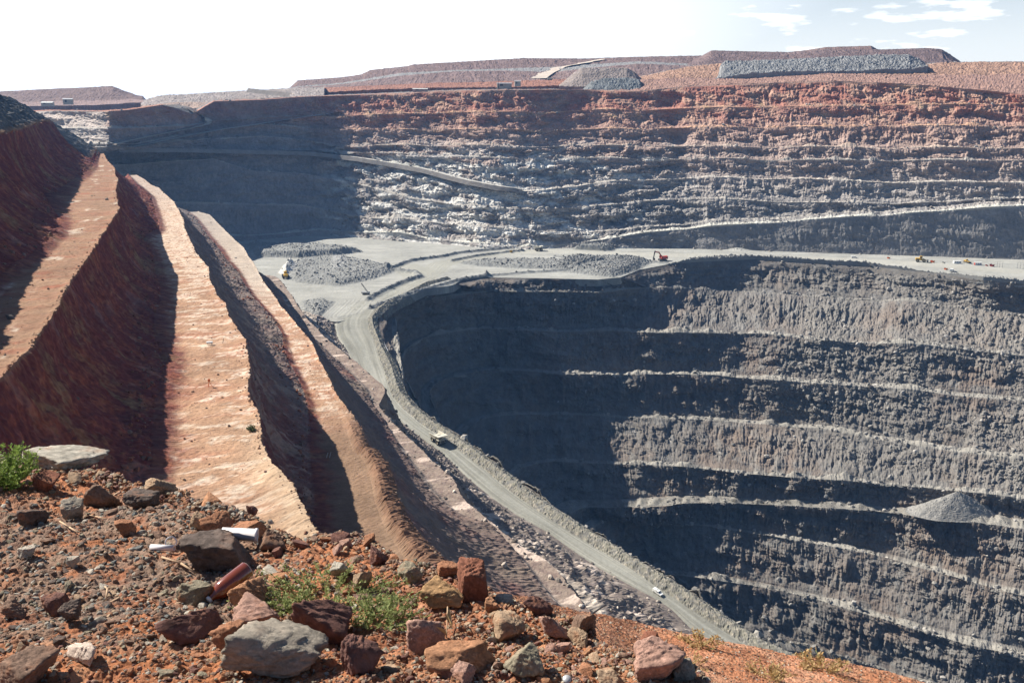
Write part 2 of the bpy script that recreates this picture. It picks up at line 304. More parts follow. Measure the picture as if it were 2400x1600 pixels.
C = mixc(C, crf[..., :], np.where(seg == 9, .85, 0))
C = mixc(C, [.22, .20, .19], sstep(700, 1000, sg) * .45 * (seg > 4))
P_left = P; left_edge = np.where(np.isin(seg, [3, 5, 7]), np.exp(-((1 - Vv) / .06) ** 2) + .05, 0) + (seg == 2) * 0; left_toe = (np.isin(seg, [2, 4, 6]) * sstep(.7, 1, Vv)) * 1.0; left_rf = (typ == 'rface')[:, None] * 1.0 * (seg > 1) + (typ == 'rbench')[:, None] * .35 + (seg == 9) * .25
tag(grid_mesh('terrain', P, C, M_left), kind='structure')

# ================================================================== HAUL ROAD with its safety berm
pR2 = [(1915,1600),(1745,1509),(1672,1463),(1615,1425),(1557,1387),(1500,1348),(1427,1302),(1350,1256),(1274,1207),(1197,1153),(1138,1103),(1086,1063),(1037,1027),(991,997),(946,960),(919,929),(908,901),(899,866),(888,840),(878,803),(863,770),(862,747),(875,727),(896,711),(946,687),(991,664),(1040,652)]
pR3 = [(2060,1625),(1844,1524),(1783,1498),(1730,1463),(1672,1425),(1615,1383),(1577,1356),(1500,1317),(1419,1264),(1350,1222),(1297,1172),(1235,1134),(1178,1096),(1128,1057),(1090,1018),(1050,981),(1002,946),(966,925),(945,884),(925,850),(900,815),(885,775),(878,752),(890,736),(917,715),(960,696),(1005,678),(1050,668)]
def dense(pts, n, z=None):
    p = np.array(pts, float); Q = atZ(p[:, 0], p[:, 1], zroad(p[:, 1]) if z is None else z)
    d = np.r_[0, np.cumsum(np.linalg.norm(np.diff(Q, axis=0), axis=1))]; u = np.linspace(0, d[-1], n)
    R = np.stack([np.interp(u, d, Q[:, i]) for i in range(3)], -1)
    for _ in range(3):
        R[1:-1] = (R[:-2] + 2 * R[1:-1] + R[2:]) / 4
    return R
MR = 1100
R2d = dense(pR2, MR); R3d = dense(pR3, MR)
def pair(A, B):           # for each point of A the nearest point of B, kept monotone
    out = np.zeros(len(A), int); j = 0
    for i in range(len(A)):
        lo = j; hi = min(len(B), j + 60); d = ((B[lo:hi] - A[i]) ** 2).sum(1); j = lo + int(np.argmin(d)); out[i] = j
    return out
i3 = pair(R2d, R3d); R3m = R3d[i3]
tan2 = np.gradient(R2d, axis=0)[:, :2]; tan2 /= np.linalg.norm(tan2, axis=1)[:, None]
nrm = np.stack([tan2[:, 1], -tan2[:, 0]], -1)      # towards the pit
for _ in range(30): nrm[1:-1] = (nrm[:-2] + nrm[1:-1] * 2 + nrm[2:]) / 4
nrm /= np.linalg.norm(nrm, axis=1)[:, None]
pr1e = pR1[:-1] + [(788,762),(800,735),(840,705),(905,675),(950,648),(985,640)]
R1d = dense(pr1e, MR)
i1 = pair(R2d, R1d[::1]); R1m = R1d[i1]
def smooth(R, k=12):
    R = R.copy()
    for _ in range(k): R[1:-1] = (R[:-2] + 2 * R[1:-1] + R[2:]) / 4
    return R
R1m = smooth(R1m, 60); bw = np.clip(np.linalg.norm((R3m - R2d)[:, :2], axis=1), 5, 10); bw = smooth(bw[:, None], 80)[:, 0]
R2b = R2d.copy()
B3 = R2d.copy(); B3[:, :2] += nrm * (bw * .62)[:, None]; B3[:, 2] += 2.8
B4 = R2d.copy(); B4[:, :2] += nrm * (bw * 1.0 + 2)[:, None]; B4[:, 2] -= .5
B5 = B4.copy(); B5[:, :2] += nrm * 1.5; B5[:, 2] -= 7
R1m[:, 2] = R2d[:, 2]
R0 = R1m - np.c_[nrm * 3, np.zeros(MR)]; R0[:, 2] -= 1.2
P, S, V = build_loft([R0, R1m, R2b, B3, B4, B5], [3, 34, 12, 12, 5])
cum = np.r_[0, np.cumsum(np.linalg.norm(np.diff(R2d, axis=0), axis=1))][None] + 0 * P[..., 0]
ac = (S[:, None] + V[:, None]) + 0 * cum
X, Y, Z = P[..., 0], P[..., 1], P[..., 2]
isb = (S >= 2)[:, None] * 1.0
P[..., 2] += isb * (fbm(X / 4, Y / 4, Z / 4, 4) * 1.3 + billow(X / 1.5, Y / 1.5, Z / 1.5, 2) * .5)
P[..., 2] += (1 - isb) * fbm(ac * 6, cum / 60, 0 * cum, 3) * .12
road = np.array([.25, .245, .21]); wheel = fbm(ac * 7, cum / 90, 1 + 0 * cum, 3); w2 = fbm(ac * 14, cum / 50, 4 + 0 * cum, 2)
C = road * (1 + .55 * wheel[..., None] + .14 * w2[..., None]) + 0 * P
C = mixc(C, [.34, .33, .29], sstep(.1, .4, wheel) * .6)
dmp = np.exp(-((ac - 1.5 + .12 * fbm(cum / 40, 0 * cum, 0 * cum, 2)) / .12) ** 2); C = mixc(C, [.31, .31, .275], dmp * .5)
bc = mixc(np.array([.20, .19, .155]) + 0 * P, [.17, .165, .15], sstep(-.1, .2, fbm(X / 3, Y / 3, Z / 3, 3))); bc = mixc(bc, [.30, .27, .22], sstep(.12, .3, fbm(X / 2, Y / 2, Z, 3)))
C = C * (1 - isb[..., None]) + bc * isb[..., None]
tag(grid_mesh('haul_road', P, C, M_floor), kind='structure')
OUTER = B4.copy()

# ================================================================== THE FLOOR (working shelf half way down the pit)
pBase = [(300,566),(520,561),(590,560),(700,551),(749,542),(805,547),(865,549),(945,556),(1037,566),(1131,575),(1219,582),(1330,583),(1450,579),(1600,581),(1845,584),(1986,591),(2200,602),(2400,611),(2700,628)]
pN = [(917,708),(1002,680),(1061,668),(1086,657),(1138,650),(1261,652),(1401,655),(1454,650),(1500,632),(1573,618),(1650,613),(1768,608),(1920,617),(2036,624),(2189,640),(2304,657),(2400,665),(2700,700)]
xs = np.linspace(330, 2680, 1350)
yb = resx(pBase, xs) - 10; yn = resx([(330,735),(600,735),(700,742),(790,750),(850,738),(880,722)] + pN, xs)
nv = 260; vv = np.linspace(0, 1, nv)[:, None]
yy = yb[None] + (yn - yb)[None] * vv; xx = xs[None] + 0 * yy
P = atZ(xx, yy, -190.0 + 0 * yy); X, Y = P[..., 0].copy(), P[..., 1].copy(); XP, YP = xx, yy
def poly_d(pts, z=-190):
    q = np.array(pts, float); Q = atZ(q[:, 0], q[:, 1], z + 0 * q[:, 0])[:, :2]; best = np.full(X.shape, 1e9)
    for a, b in zip(Q[:-1], Q[1:]):
        ab = b - a; t = np.clip(((X - a[0]) * ab[0] + (Y - a[1]) * ab[1]) / (ab @ ab), 0, 1)
        best = np.minimum(best, np.hypot(X - a[0] - t * ab[0], Y - a[1] - t * ab[1]))
    return best
def inside_px(pts, soft):
    q = np.array(pts, float); c = np.zeros(X.shape, bool); dmin = np.full(X.shape, 1e9)
    for (x0, y0), (x1, y1) in zip(q, np.roll(q, -1, 0)):
        cond = ((y0 > YP) != (y1 > YP)) & (XP < (x1 - x0) * (YP - y0) / ((y1 - y0) + 1e-9) + x0); c ^= cond
    q3 = list(pts) + [pts[0]]; d = poly_d(q3)
    return np.where(c, np.clip(d / soft, 0, 1), 0.0), c
H = np.zeros(X.shape); C = np.array([.30, .298, .272]) + 0 * P
f1 = fbm(X / 55, Y / 22, 0 * X, 4); f2 = fbm(X / 6, Y / 6, 0 * X, 4); f3 = billow(X / 4, Y / 4, 0 * X, 3)
C = C * (1 + .28 * f1[..., None] + .18 * f2[..., None]); C = mixc(C, [.42, .41, .375], sstep(.12, .4, fbm(X / 40, Y / 6, 3 + 0 * X, 4)) * .7)
rub = np.array([.19, .193, .188])
def pile(pts, h, soft, rough, col=rub, flat=.0):
    global H, C
    m, c = inside_px(pts, soft); k = sstep(0, 1, m)
    H += k * h * (1 + .35 * fbm(X / 30, Y / 30, 1 + 0 * X, 3)) + (m > 0) * np.minimum(m * 3, 1) * rough * (f3 + .6 * fbm(X / 9, Y / 9, 0 * X, 3))
    C = mixc(C, col, np.minimum(m * 4, 1) * np.clip(.95 - flat, 0, 1) * (0.75 + .5 * (f2)))
pile([(570,571),(640,577),(760,580),(860,590),(790,600),(700,606),(600,604)], 8, 14, 1.5)
pile([(655,632),(690,610),(760,600),(840,606),(905,618),(935,636),(880,655),(800,672),(740,668),(690,662),(668,655)], 4.5, 18, 1.3)
pile([(1062,616),(1130,609),(1220,608),(1330,608),(1400,610),(1430,620),(1320,632),(1210,630),(1120,625)], 4, 16, 1.2)
pile([(1340,606),(1480,602),(1540,612),(1500,634),(1440,652),(1330,640),(1300,622)], 5, 20, 1.4)
pile([(1330,585),(1400,572),(1450,580),(1440,590),(1380,594)], 7, 14, 1.6)
pile([(1560,619),(1640,606),(1768,602),(1900,612),(2036,620),(2150,634),(2300,652),(2400,661),(2500,676),(2700,706),(2400,690),(2200,668),(2000,650),(1768,630),(1600,640)], 4.5, 12, 2.6, col=np.array([.25,.245,.23]))
pile([(780,600),(830,606),(800,640),(770,640)], 2, 20, .5, col=np.array([.3,.3,.29]))
pile([(650,640),(662,622),(688,616),(700,624),(690,640),(668,650)], 9, 12, .3, col=np.array([.62,.60,.56]))
pile([(700,705),(770,690),(795,700),(790,745),(740,750),(700,735)], 3.5, 22, 1.6)
pile([(1740,575),(1830,583),(1740,590),(1680,588)], 5, 22, .6, col=np.array([.42,.41,.37]))
def ridge(pts, h, w, col=rub, k=1.0):
    global H, C
    d = poly_d(pts); m = np.exp(-(d / w) ** 2); H += h * m * (1 + .5 * f2); C = mixc(C, col, np.clip(m * 1.2, 0, 1) * k)
def track(pts, w, col, k=.8):
    global H, C
    d = poly_d(pts); m = sstep(w * 1.15, w * .85, d); C = mixc(C, np.asarray(col) * (1 + .12 * np.sin(d * 2.2) + .15 * fbm(d / 1.5, X / 60, Y / 60, 2))[..., None] if False else col, m * k)
    H *= (1 - m); H += m * .05 * np.sin(d * 1.3); C = C * (1 + (m * .10 * np.sin(d * 1.9 + fbm(X / 30, Y / 30, 0 * X, 2) * 3))[..., None])
tr = [.29, .285, .245]
track([(830,742),(870,712),(950,672),(1010,640),(1035,618),(1100,605),(1180,592),(1262,582),(1330,574)], 15, tr)
track([(1000,640),(960,622),(940,630),(975,652)], 12, tr)
track([(1180,592),(1300,588),(1480,596),(1700,600),(1900,605),(2150,618),(2400,637),(2700,660)], 17, [.37,.36,.315], .7)
track([(700,692),(780,695),(840,700),(800,740)], 20, [.31,.305,.275], .6)
ridge([(905,634),(960,613),(1040,602),(1075,594),(1160,586),(1225,578)], 3.2, 3.4)
ridge([(1060,612),(1110,602),(1170,594),(1225,588)], 2.6, 3)
ridge([(862,703),(900,682),(950,660),(985,650),(975,640),(905,632)], 3.4, 4)
ridge([(870,722),(960,690),(1040,668),(1090,655),(1140,648)], 3.0, 4)
ridge([(1140,648),(1230,640),(1330,634),(1380,622)], 2.2, 4)
ridge([(1300,602),(1500,614),(1560,617)], 1.6, 3)
H *= sstep(0, .05, vv + 0 * H); H -= 1.6 * sstep(.955, 1, vv) * sstep(900, 860, XP)
H += .25 * f2 + .15 * fbm(X / 1.5, Y / 1.5, 0 * X, 2)
P[..., 2] += H
P = np.concatenate([P, P[-1:] - np.array([0, 0, 8.0])]); C = np.concatenate([C, C[-1:]])
P_floor = P
tag(grid_mesh('ground', P, C, M_floor), kind='structure')

# ================================================================== LOWER PIT WALLS
N1 = [p for p in pN if p[0] >= 1061] + []
lv = [  # (height, section across the corner, section to the right)
 (-190, [(944,684),(1010,674)], [(1061,668),(1086,657),(1138,650),(1261,652),(1401,655),(1454,650),(1500,632),(1573,618),(1650,613),(1768,608),(1920,617),(2036,624),(2189,640),(2304,657),(2400,665),(2700,700)]),
 ((-203, -221), [(925,735),(950,712),(1000,700),(1070,690)], [(1152,682),(1280,683),(1401,685),(1500,674),(1653,676),(1768,682),(1900,690),(2036,700),(2200,715),(2400,735),(2700,765)]),
 (-242, [(940,850),(955,815),(995,790),(1060,776)], [(1131,768),(1233,774),(1330,776),(1437,774),(1523,780),(1645,780),(1775,781),(1844,787),(1921,796),(2005,800),(2200,812),(2400,832),(2700,870)]),
 ((-281, -276), [(1015,940),(1010,912),(1030,892),(1075,878)], [(1145,864),(1250,869),(1314,877),(1500,876),(1592,877),(1672,879),(1806,891),(1921,898),(2036,906),(2150,915),(2265,927),(2400,938),(2700,965)]),
 ((-320, -316), [(1095,1030),(1100,1000),(1125,982),(1160,973)], [(1250,968),(1384,971),(1500,978),(1684,984),(1806,994),(1921,1005),(2036,1025),(2150,1044),(2400,1082),(2700,1125)]),
 ((-354, -334), [(1195,1120),(1215,1098),(1245,1088),(1270,1082)], [(1300,1080),(1380,1084),(1500,1088),(1630,1095),(1714,1106),(1850,1118),(2000,1128),(2150,1140),(2400,1168),(2700,1200)]),
 ((-384, -350), [(1330,1212),(1345,1198),(1365,1190),(1385,1187)], [(1400,1186),(1500,1187),(1615,1178),(1691,1177),(1844,1184),(1959,1191),(2074,1199),(2227,1218),(2400,1237),(2700,1275)]),
 ((-398, -392), [(1380,1255),(1395,1232),(1410,1222),(1425,1216)], [(1440,1215),(1500,1218),(1653,1230),(1768,1249),(1883,1268),(2036,1295),(2189,1337),(2304,1371),(2400,1396),(2700,1480)]),
 ((-438, -426), [(1545,1362),(1552,1352),(1560,1347),(1566,1345)], [(1573,1344),(1672,1356),(1806,1379),(1921,1406),(2036,1440),(2150,1475),(2265,1509),(2400,1538),(2700,1610)]),
 ((-484, -460), [(1760,1500),(1765,1496),(1770,1494),(1776,1494)], [(1783,1496),(1921,1520),(1998,1547),(2112,1585),(2250,1625),(2400,1665),(2700,1750)]),
 (-520, [(1900,1700),(1905,1698),(1910,1696),(1916,1695)], [(1920,1694),(2112,1730),(2400,1800),(2700,1870)]),
]
n1, n2, n3 = 330, 190, 1050
O = OUTER[:, :]
do = np.r_[0, np.cumsum(np.linalg.norm(np.diff(O, axis=0), axis=1))]
jcut = int(np.argmin(np.abs(px_of(O)[1] - 905)))     # where the road side ends and the corner begins
e1 = np.linspace(0, do[jcut], n1); S1 = np.stack([np.interp(e1, do, O[:, i]) for i in range(3)], -1)
nn = np.stack([np.interp(e1, do, np.r_[nrm[:, i]]) for i in range(2)], -1)
def arc(Q, n):
    d = np.r_[0, np.cumsum(np.linalg.norm(np.diff(Q, axis=0), axis=1))]; u = np.linspace(0, d[-1], n)
    return np.stack([np.interp(u, d, Q[:, i]) for i in range(3)], -1)
Xr = np.linspace(0, 1, n3)
rowsP = []
for k, (z, p2, p3) in enumerate(lv):
    zr_ = z if isinstance(z, tuple) else (z, z); z = zr_[0]; zf_ = (lambda x: zr_[0] + (zr_[1] - zr_[0]) * sstep(1420, 1750, x)) if k == 1 else (lambda x: zr_[0] + (zr_[1] - zr_[0]) * (x - 1300) / 1100.)
    # road side: below the berm, stepping down at about 55 degrees
    drop = np.maximum(S1[:, 2] - z, 1.0 * k) if k else 0 * S1[:, 2]
    a = S1.copy(); a[:, :2] += nn * (drop * .62)[:, None]; a[:, 2] -= drop
    if k == 0:
        b = np.concatenate([S1[-1:], O[jcut:jcut + int((MR - jcut)):6]]); 
        q3 = np.array(p3, float); c3 = atZ(q3[:, 0], q3[:, 1], z + 0 * q3[:, 0])
        b = arc(np.concatenate([b, c3[:1]]), n2)
    else:
        q2 = np.array(p2, float); b0 = atZ(q2[:, 0], q2[:, 1], z + 0 * q2[:, 0])
        q3 = np.array(p3, float); c3 = atZ(q3[:, 0], q3[:, 1], z + 0 * q3[:, 0])
        b = arc(np.concatenate([a[-1:], b0, c3[:1]]), n2)
    xg = q3[0, 0] + (2700 - q3[0, 0]) * Xr ** 1.0
    c = atZ(xg, resx(q3, xg), zf_(xg))
    r = np.concatenate([a, b[1:], c[1:]]); r[n1 - 25:n1 + n2 + 10] = smooth(r[n1 - 25:n1 + n2 + 10], 40)
    rowsP.append(r)
def with_toes(rows, wb):
    out = [rows[0]]; kinds = []
    for k in range(1, len(rows)):
        d = rows[k - 1] - rows[k]; h = np.linalg.norm(d[:, :2], axis=1); w = np.minimum(wb[k], (.8 if wb[k] > 13 else .6) * h)
        toe = rows[k].copy(); toe[:, :2] += d[:, :2] / (h[:, None] + 1e-6) * w[:, None]
        out += [toe, rows[k]]; kinds += ['face', 'bench']
    return out, kinds
rws, kinds = with_toes(rowsP, [0, 5, 13, 13, 13, 8, 22, 12, 15, 14, 10])
cnt = []
for k in range(1, len(lv)): cnt += [[0, 30, 36, 36, 40, 36, 36, 44, 44, 44, 12][k], 7]
P, S, V = build_loft(rws, cnt)
seg = (S[:, None] + 0 * P[..., 0]).astype(int); Vv = V[:, None] + 0 * P[..., 0]
isf = (seg % 2 == 0) * 1.0; NM = normals(P); X, Y, Z = P[..., 0], P[..., 1], P[..., 2]
hn = NM.copy(); hn[..., 2] *= .25; hn /= np.linalg.norm(hn, axis=-1, keepdims=True)
U = np.arctan2(X, Y) * 860
edge = np.sin(np.pi * Vv) ** .6; m0 = fbm(U / 14, Z / 14, Y / 30, 3)
steep = isf * (-(Vv) * (1 - Vv)) * 9.0                                # cliff above, fallen rock below
big = fbm(U / 70, Z / 120, 1 + 0 * U, 2) * 10
mid = billow(U / 17, Z / 30, Y / 60, 4) * 5.5 * (.25 + .75 * edge)
rib = (billow(U / 3.9 + .5 * m0, Z / 60, 6 + 0 * U, 2) * 1.75) * edge * isf * sstep(-.25, .15, fbm(U / 70, Z / 40, 8 + 0 * U, 2) + .1)
lump = (billow(U / 7, Z / 5.5, Y / 20, 4, .6) * 2.2 + fbm(U / 20 + Z / 25, Z / 9, Y / 30, 3) * 2.0) * (.25 + isf * edge)
led = np.round(fbm(U / 34, Z / 10, 3 + 0 * U, 3) * 6) / 6 * 7.0 * isf * edge
fin = fbm(U / 1.8, Z / 1.8, Y / 5, 2) * .8
rubz = sstep(.42, .6, np.interp((px_of(P)[0]), [900, 1500, 1750, 2400], [.1, .2, .50, .60]) + .45 * fbm(U / 90, Z / 60, 12 + 0 * U, 3) - .35 * sstep(-330, -380, Z))
taper = sstep(0, 4, (S[:, None] + Vv) * 10)                         # keep the first metres at the rim as surveyed
P = P + hn * ((big + (mid + rib + led) * (1 - .35 * rubz) + steep + lump * (.5 + .7 * rubz) + fin) * taper)[..., None]
P[..., 2] += (1 - isf) * fbm(X / 5, Y / 5, 0 * X, 3) * .6 + rubz * fbm(U / 5, Z / 5, 0 * Z, 3) * 1.4 * taper
cA = np.array([.160, .146, .132]); cBr = np.array([.185, .148, .122]); cG = np.array([.185, .178, .165])
m1 = fbm(U / 80, Z / 50, 0 * U, 4); m2 = fbm(U / 12, Z / 9, 2 + 0 * U, 4); m3 = fbm(U / 2.5, Z / 4, 2 + 0 * U, 2)
C = mixc(cA + 0 * P, cBr, sstep(-.2, .35, m1)); C = mixc(C, cG, sstep(-.1, .3, m2) * .7); C = C * (1 + .3 * m3[..., None])
C = mixc(C, [.20, .188, .168], rubz * .6)
C = mixc(C, [.44, .415, .38], sstep(.50, .58, m2 + .25 * fbm(U / 150, Z / 90, 5 + 0 * U, 2)) * .7)
C = mixc(C, [.265, .25, .22], (1 - isf) * .9)
tag(grid_mesh('terrain', P, C, M_pit), kind='structure'); P_pit = P; pit_seg = seg; pit_rub = rubz

# gravel tipped against the far side of the lower road
def cone_heap(name, cx, cy, z, R, Hh, col, mat, label, n=150, sq=1.0, group=None, rough=.5):
    c = atZ(cx, cy, z); th = np.linspace(0, 2 * np.pi, n); r = np.linspace(0, 1, 46)[:, None]
    A = R * (1 + .10 * fbm(np.cos(th) * 2 + cx, np.sin(th) * 2, 0 * th, 3))[None] * r
    X = c[0] + A * np.cos(th); Y = c[1] + A * np.sin(th) * sq
    Z = z - 2 + (Hh + 2) * (np.sqrt((1 - r) ** 2 + .006) - .04) + 0 * A
    Z = Z + fbm(X / 4, Y / 4, Z / 4, 4) * rough * 2 * np.minimum(1, 3 * (1 - r) + .3) + billow(X / 1.6, Y / 1.6, Z / 2, 2) * rough
    P = np.stack([X, Y, Z], -1); C = np.asarray(col) * (1 + .2 * fbm(X / 3, Y / 3, Z / 3, 3))[..., None]
    o = grid_mesh(name, P, C, mat); return tag(o, label, 'heap', group)

# ================================================================== FAR WALL
fx = np.linspace(-260, 2760, 1720)
pF = [
 [(-260,268),(30,264),(120,260),(240,262),(300,258),(380,246),(415,254),(450,268),(501,238),(617,234),(712,227),(840,223),(991,216),(1079,212),(1366,210),(1500,214),(1600,203),(1950,190),(2126,197),(2319,213),(2400,222),(2760,232)],
 [(-260,310),(80,300),(240,302),(330,299),(440,296),(512,281),(624,274),(700,272),(840,270),(981,265),(1149,262),(1366,257),(1500,258),(1600,253),(1916,249),(2161,244),(2400,242),(2760,240)],
 [(-260,342),(150,340),(240,338),(316,339),(430,318),(526,301),(610,290),(730,300),(858,303),(981,302),(1500,302),(1635,297),(1881,298),(2056,294),(2400,294),(2760,294)],
 [(-260,352),(240,346),(316,345),(430,330),(526,322),(610,318),(735,330),(800,341),(960,340),(1500,342),(1649,342),(1846,345),(2056,347),(2400,347),(2760,349)],
 [(-260,358),(240,352),(596,353),(735,350),(800,355),(960,362),(1150,371),(1310,371),(1500,372),(1716,371),(1853,376),(2400,376),(2760,378)],
 [(-260,372),(240,356),(421,352),(596,356),(694,358),(840,371),(998,398),(1086,423),(1156,437),(1226,447),(1350,440),(1450,425),(1600,416),(1712,417),(1846,418),(2021,425),(2196,428),(2400,429),(2760,432)],
 [(-260,400),(260,388),(310,385),(400,378),(500,372),(596,400),(707,406),(802,420),(960,467),(1086,481),(1191,488),(1366,487),(1500,472),(1600,466),(1793,471),(1951,474),(2100,476),(2250,472),(2400,464),(2760,440)],
 [(-260,480),(240,470),(500,475),(707,480),(868,512),(945,514),(1051,524),(1191,535),(1275,540),(1366,543),(1450,540),(1500,535),(1600,526),(1810,511),(2021,496),(2400,472),(2760,449)],
 [(-260,560),(240,555),(590,552),(700,545),(749,538),(865,545),(1037,562),(1131,571),(1219,578),(1300,574),(1400,562),(1500,548),(1600,537),(1810,520),(2021,504),(2400,480),(2760,456)],
 pBase]
Db = np.interp(fx, [-260, 240, 500, 640, 735, 760, 1131, 1250, 1330, 1600, 2400, 2760], [1290, 1165, 1225, 1275, 1308, 1308, 1188, 1172, 1185, 1185, 1096, 1060])
Db = smooth(Db[:, None], 70)[:, 0]
prom = np.interp(fx, [20, 60, 255, 480, 520], [0, 0, 150, 0, 0])
rowsF = []
cot = .95
for k, pts in enumerate(pF):
    y = resx(pts, fx); a, b, c = ray(fx, y); sl = c / b
    Dk = Db - (prom * (1.0 if k < 4 else (.75 if k == 4 else 0)))
    ck = np.where(fx < 735, .80, np.interp(fx, [735, 900, 1400, 2400, 2760], [.84, 1.0, 1.30, .85, .75]))
    if k == 9: Yk = -190 / sl; Yk = Db
    elif k == 8: Yk = (Db + 6 + 190 * .35) / (1 - sl * .35)
    else: Yk = (Dk + 14 + 190 * ck) / (1 - sl * ck)
    t = Yk / b; r = np.stack([a * t, Yk, c * t], -1)
    if k == 9: r[:, 2] = -191
    rowsF.append(r)
for k in range(1, 9): rowsF[k][:, 2] = np.minimum(rowsF[k][:, 2], rowsF[k - 1][:, 2] - .6)
rws, kinds = with_toes(rowsF, [0, 9, 10, 10, 7, 15, 10, 10, 18, 1.0])
back = rowsF[0].copy(); back[:, 1] += 60; back[:, 2] += 0.5
cnt = []
for k in range(1, 10): cnt += [[0, 24, 24, 22, 18, 28, 26, 32, 14, 26][k], 5]
P, S, V = build_loft([back] + rws, [6] + cnt); S = S - 1
seg = (S[:, None] + 0 * P[..., 0]).astype(int); Vv = V[:, None] + 0 * P[..., 0]
isf = ((seg % 2 == 0) & (seg >= 0)) * 1.0; X, Y, Z = P[..., 0], P[..., 1], P[..., 2]
hn = normals(P); hn[..., 2] *= .25; hn /= np.linalg.norm(hn, axis=-1, keepdims=True)
FX = fx[None] + 0 * X
U = np.r_[0, np.cumsum(np.linalg.norm(np.diff(rowsF[9][:, :2], axis=0), axis=1))][None] + 0 * X
edge = np.sin(np.pi * Vv) ** .6
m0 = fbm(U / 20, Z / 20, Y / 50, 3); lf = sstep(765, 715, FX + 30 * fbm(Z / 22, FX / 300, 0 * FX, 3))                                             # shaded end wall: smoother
sc = sstep(1680, 1560, FX) * sstep(740, 800, FX)                      # broken, slumped middle
brk = sc * sstep(3, 7, seg * 1.0)
big = fbm(U / 110, Z / 150, 21 + 0 * U, 2) * 10 * (1 - .5 * lf)
mid = billow(U / 26 + .4 * m0, Z / 24 + U / 90, 23 + 0 * U, 4) * 6.5 * (.06 + .94 * edge) * (1 - .45 * lf)
rib = billow(U / 5.6 + fbm(U / 20, Z / 20, Y / 50, 2), Z / 50, 26 + 0 * U, 2) * 1.5 * edge * isf * sstep(1350, 1750, FX)
lump = (billow(U / 11, Z / 7, Y / 30, 4, .6) * (1.6 + 2.2 * brk) + fbm(U / 30 + Z / 26, Z / 12, Y / 40, 3) * 3.5) * (.10 + isf * edge)
led = np.round(fbm(U / 42, Z / 12, 33 + 0 * U, 3) * 5) / 5 * (6 + 7 * brk) * isf * edge
fin = fbm(U / 2.6, Z / 2.6, Y / 5, 2) * 1.0
# the slip scar below the red wall and the blocky buttress beside it
scar = np.exp(-((FX - (1590 + (Z + 60) * -.4)) / 26) ** 2) * sstep(20, -5, Z) * sstep(-95, -55, Z)
tp = np.where(seg < 0, 0, 1) * np.where(seg == 0, .35 + .65 * sstep(0, .15, Vv), 1) * np.where(seg >= 16, .30, 1)
P = P + hn * ((big + mid + rib + led + lump + fin - isf * Vv * (1 - Vv) * 9 - scar * 11 * isf * edge) * tp)[..., None]
X, Y, Z = P[..., 0], P[..., 1], P[..., 2]
red = np.array([.36, .165, .12]); orange = np.array([.42, .26, .19]); brown = np.array([.37, .27, .225]); grey = np.array([.33, .30, .275]); dgrey = np.array([.23, .22, .21]); white = np.array([.64, .62, .57])
m1 = fbm(U / 90, Z / 40, 40 + 0 * U, 4);  m2 = fbm(U / 22 + Z / 30, Z / 14, 42 + 0 * U, 4); m3 = fbm(U / 3.5, Z / 6, 2 + 0 * U, 3)
zz = Z + 22 * m1 + 9 * m2
C = mixc(red + 0 * P, orange, sstep(-.25, .25, m2 + .2 * m1)); C = mixc(C, [.52, .36, .20], sstep(.3, .55, m2) * .7)
C = mixc(C, brown, sstep(0, -60, zz)); C = mixc(C, grey, sstep(-50, -125, zz)); C = mixc(C, dgrey, sstep(-115, -165, zz) * sstep(1300, 1500, FX))
wsel = sstep(.0, .16, fbm(U / 34, Z / 11, 52 + 0 * U, 4) + .40 * np.exp(-((FX - 1080) / 300) ** 2) - .22) * sstep(-40, -95, Z) * sc
C = mixc(C, white, wsel * .85)
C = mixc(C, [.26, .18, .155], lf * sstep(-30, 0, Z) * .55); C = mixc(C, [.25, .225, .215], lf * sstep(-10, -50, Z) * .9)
C = mixc(C, [.50, .44, .39], sstep(256, 236, FX) * sstep(6, -6, Z) * .8)
C = C * (1 + .30 * m3[..., None])
bf = ((seg % 2 == 1)) * 1.0
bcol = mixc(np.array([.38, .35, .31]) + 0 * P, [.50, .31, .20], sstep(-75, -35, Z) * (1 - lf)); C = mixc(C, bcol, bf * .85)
C = mixc(C, [.46, .45, .40], ((seg == 15) | (seg == 9) & (FX < 1230)) * .9)
C = mixc(C, [.24, .22, .2], (seg < 0) * .8)
# road dropping round the hairpin at the left end
hp = np.array([(438,257),(470,270),(491,283),(488,292),(438,303),(351,320),(300,331),(262,340)], float)
YPp = px_of(P)
tag(grid_mesh('terrain', P, C, M_far), kind='structure'); P_far = P; far_bench = bf; far_brk = brk

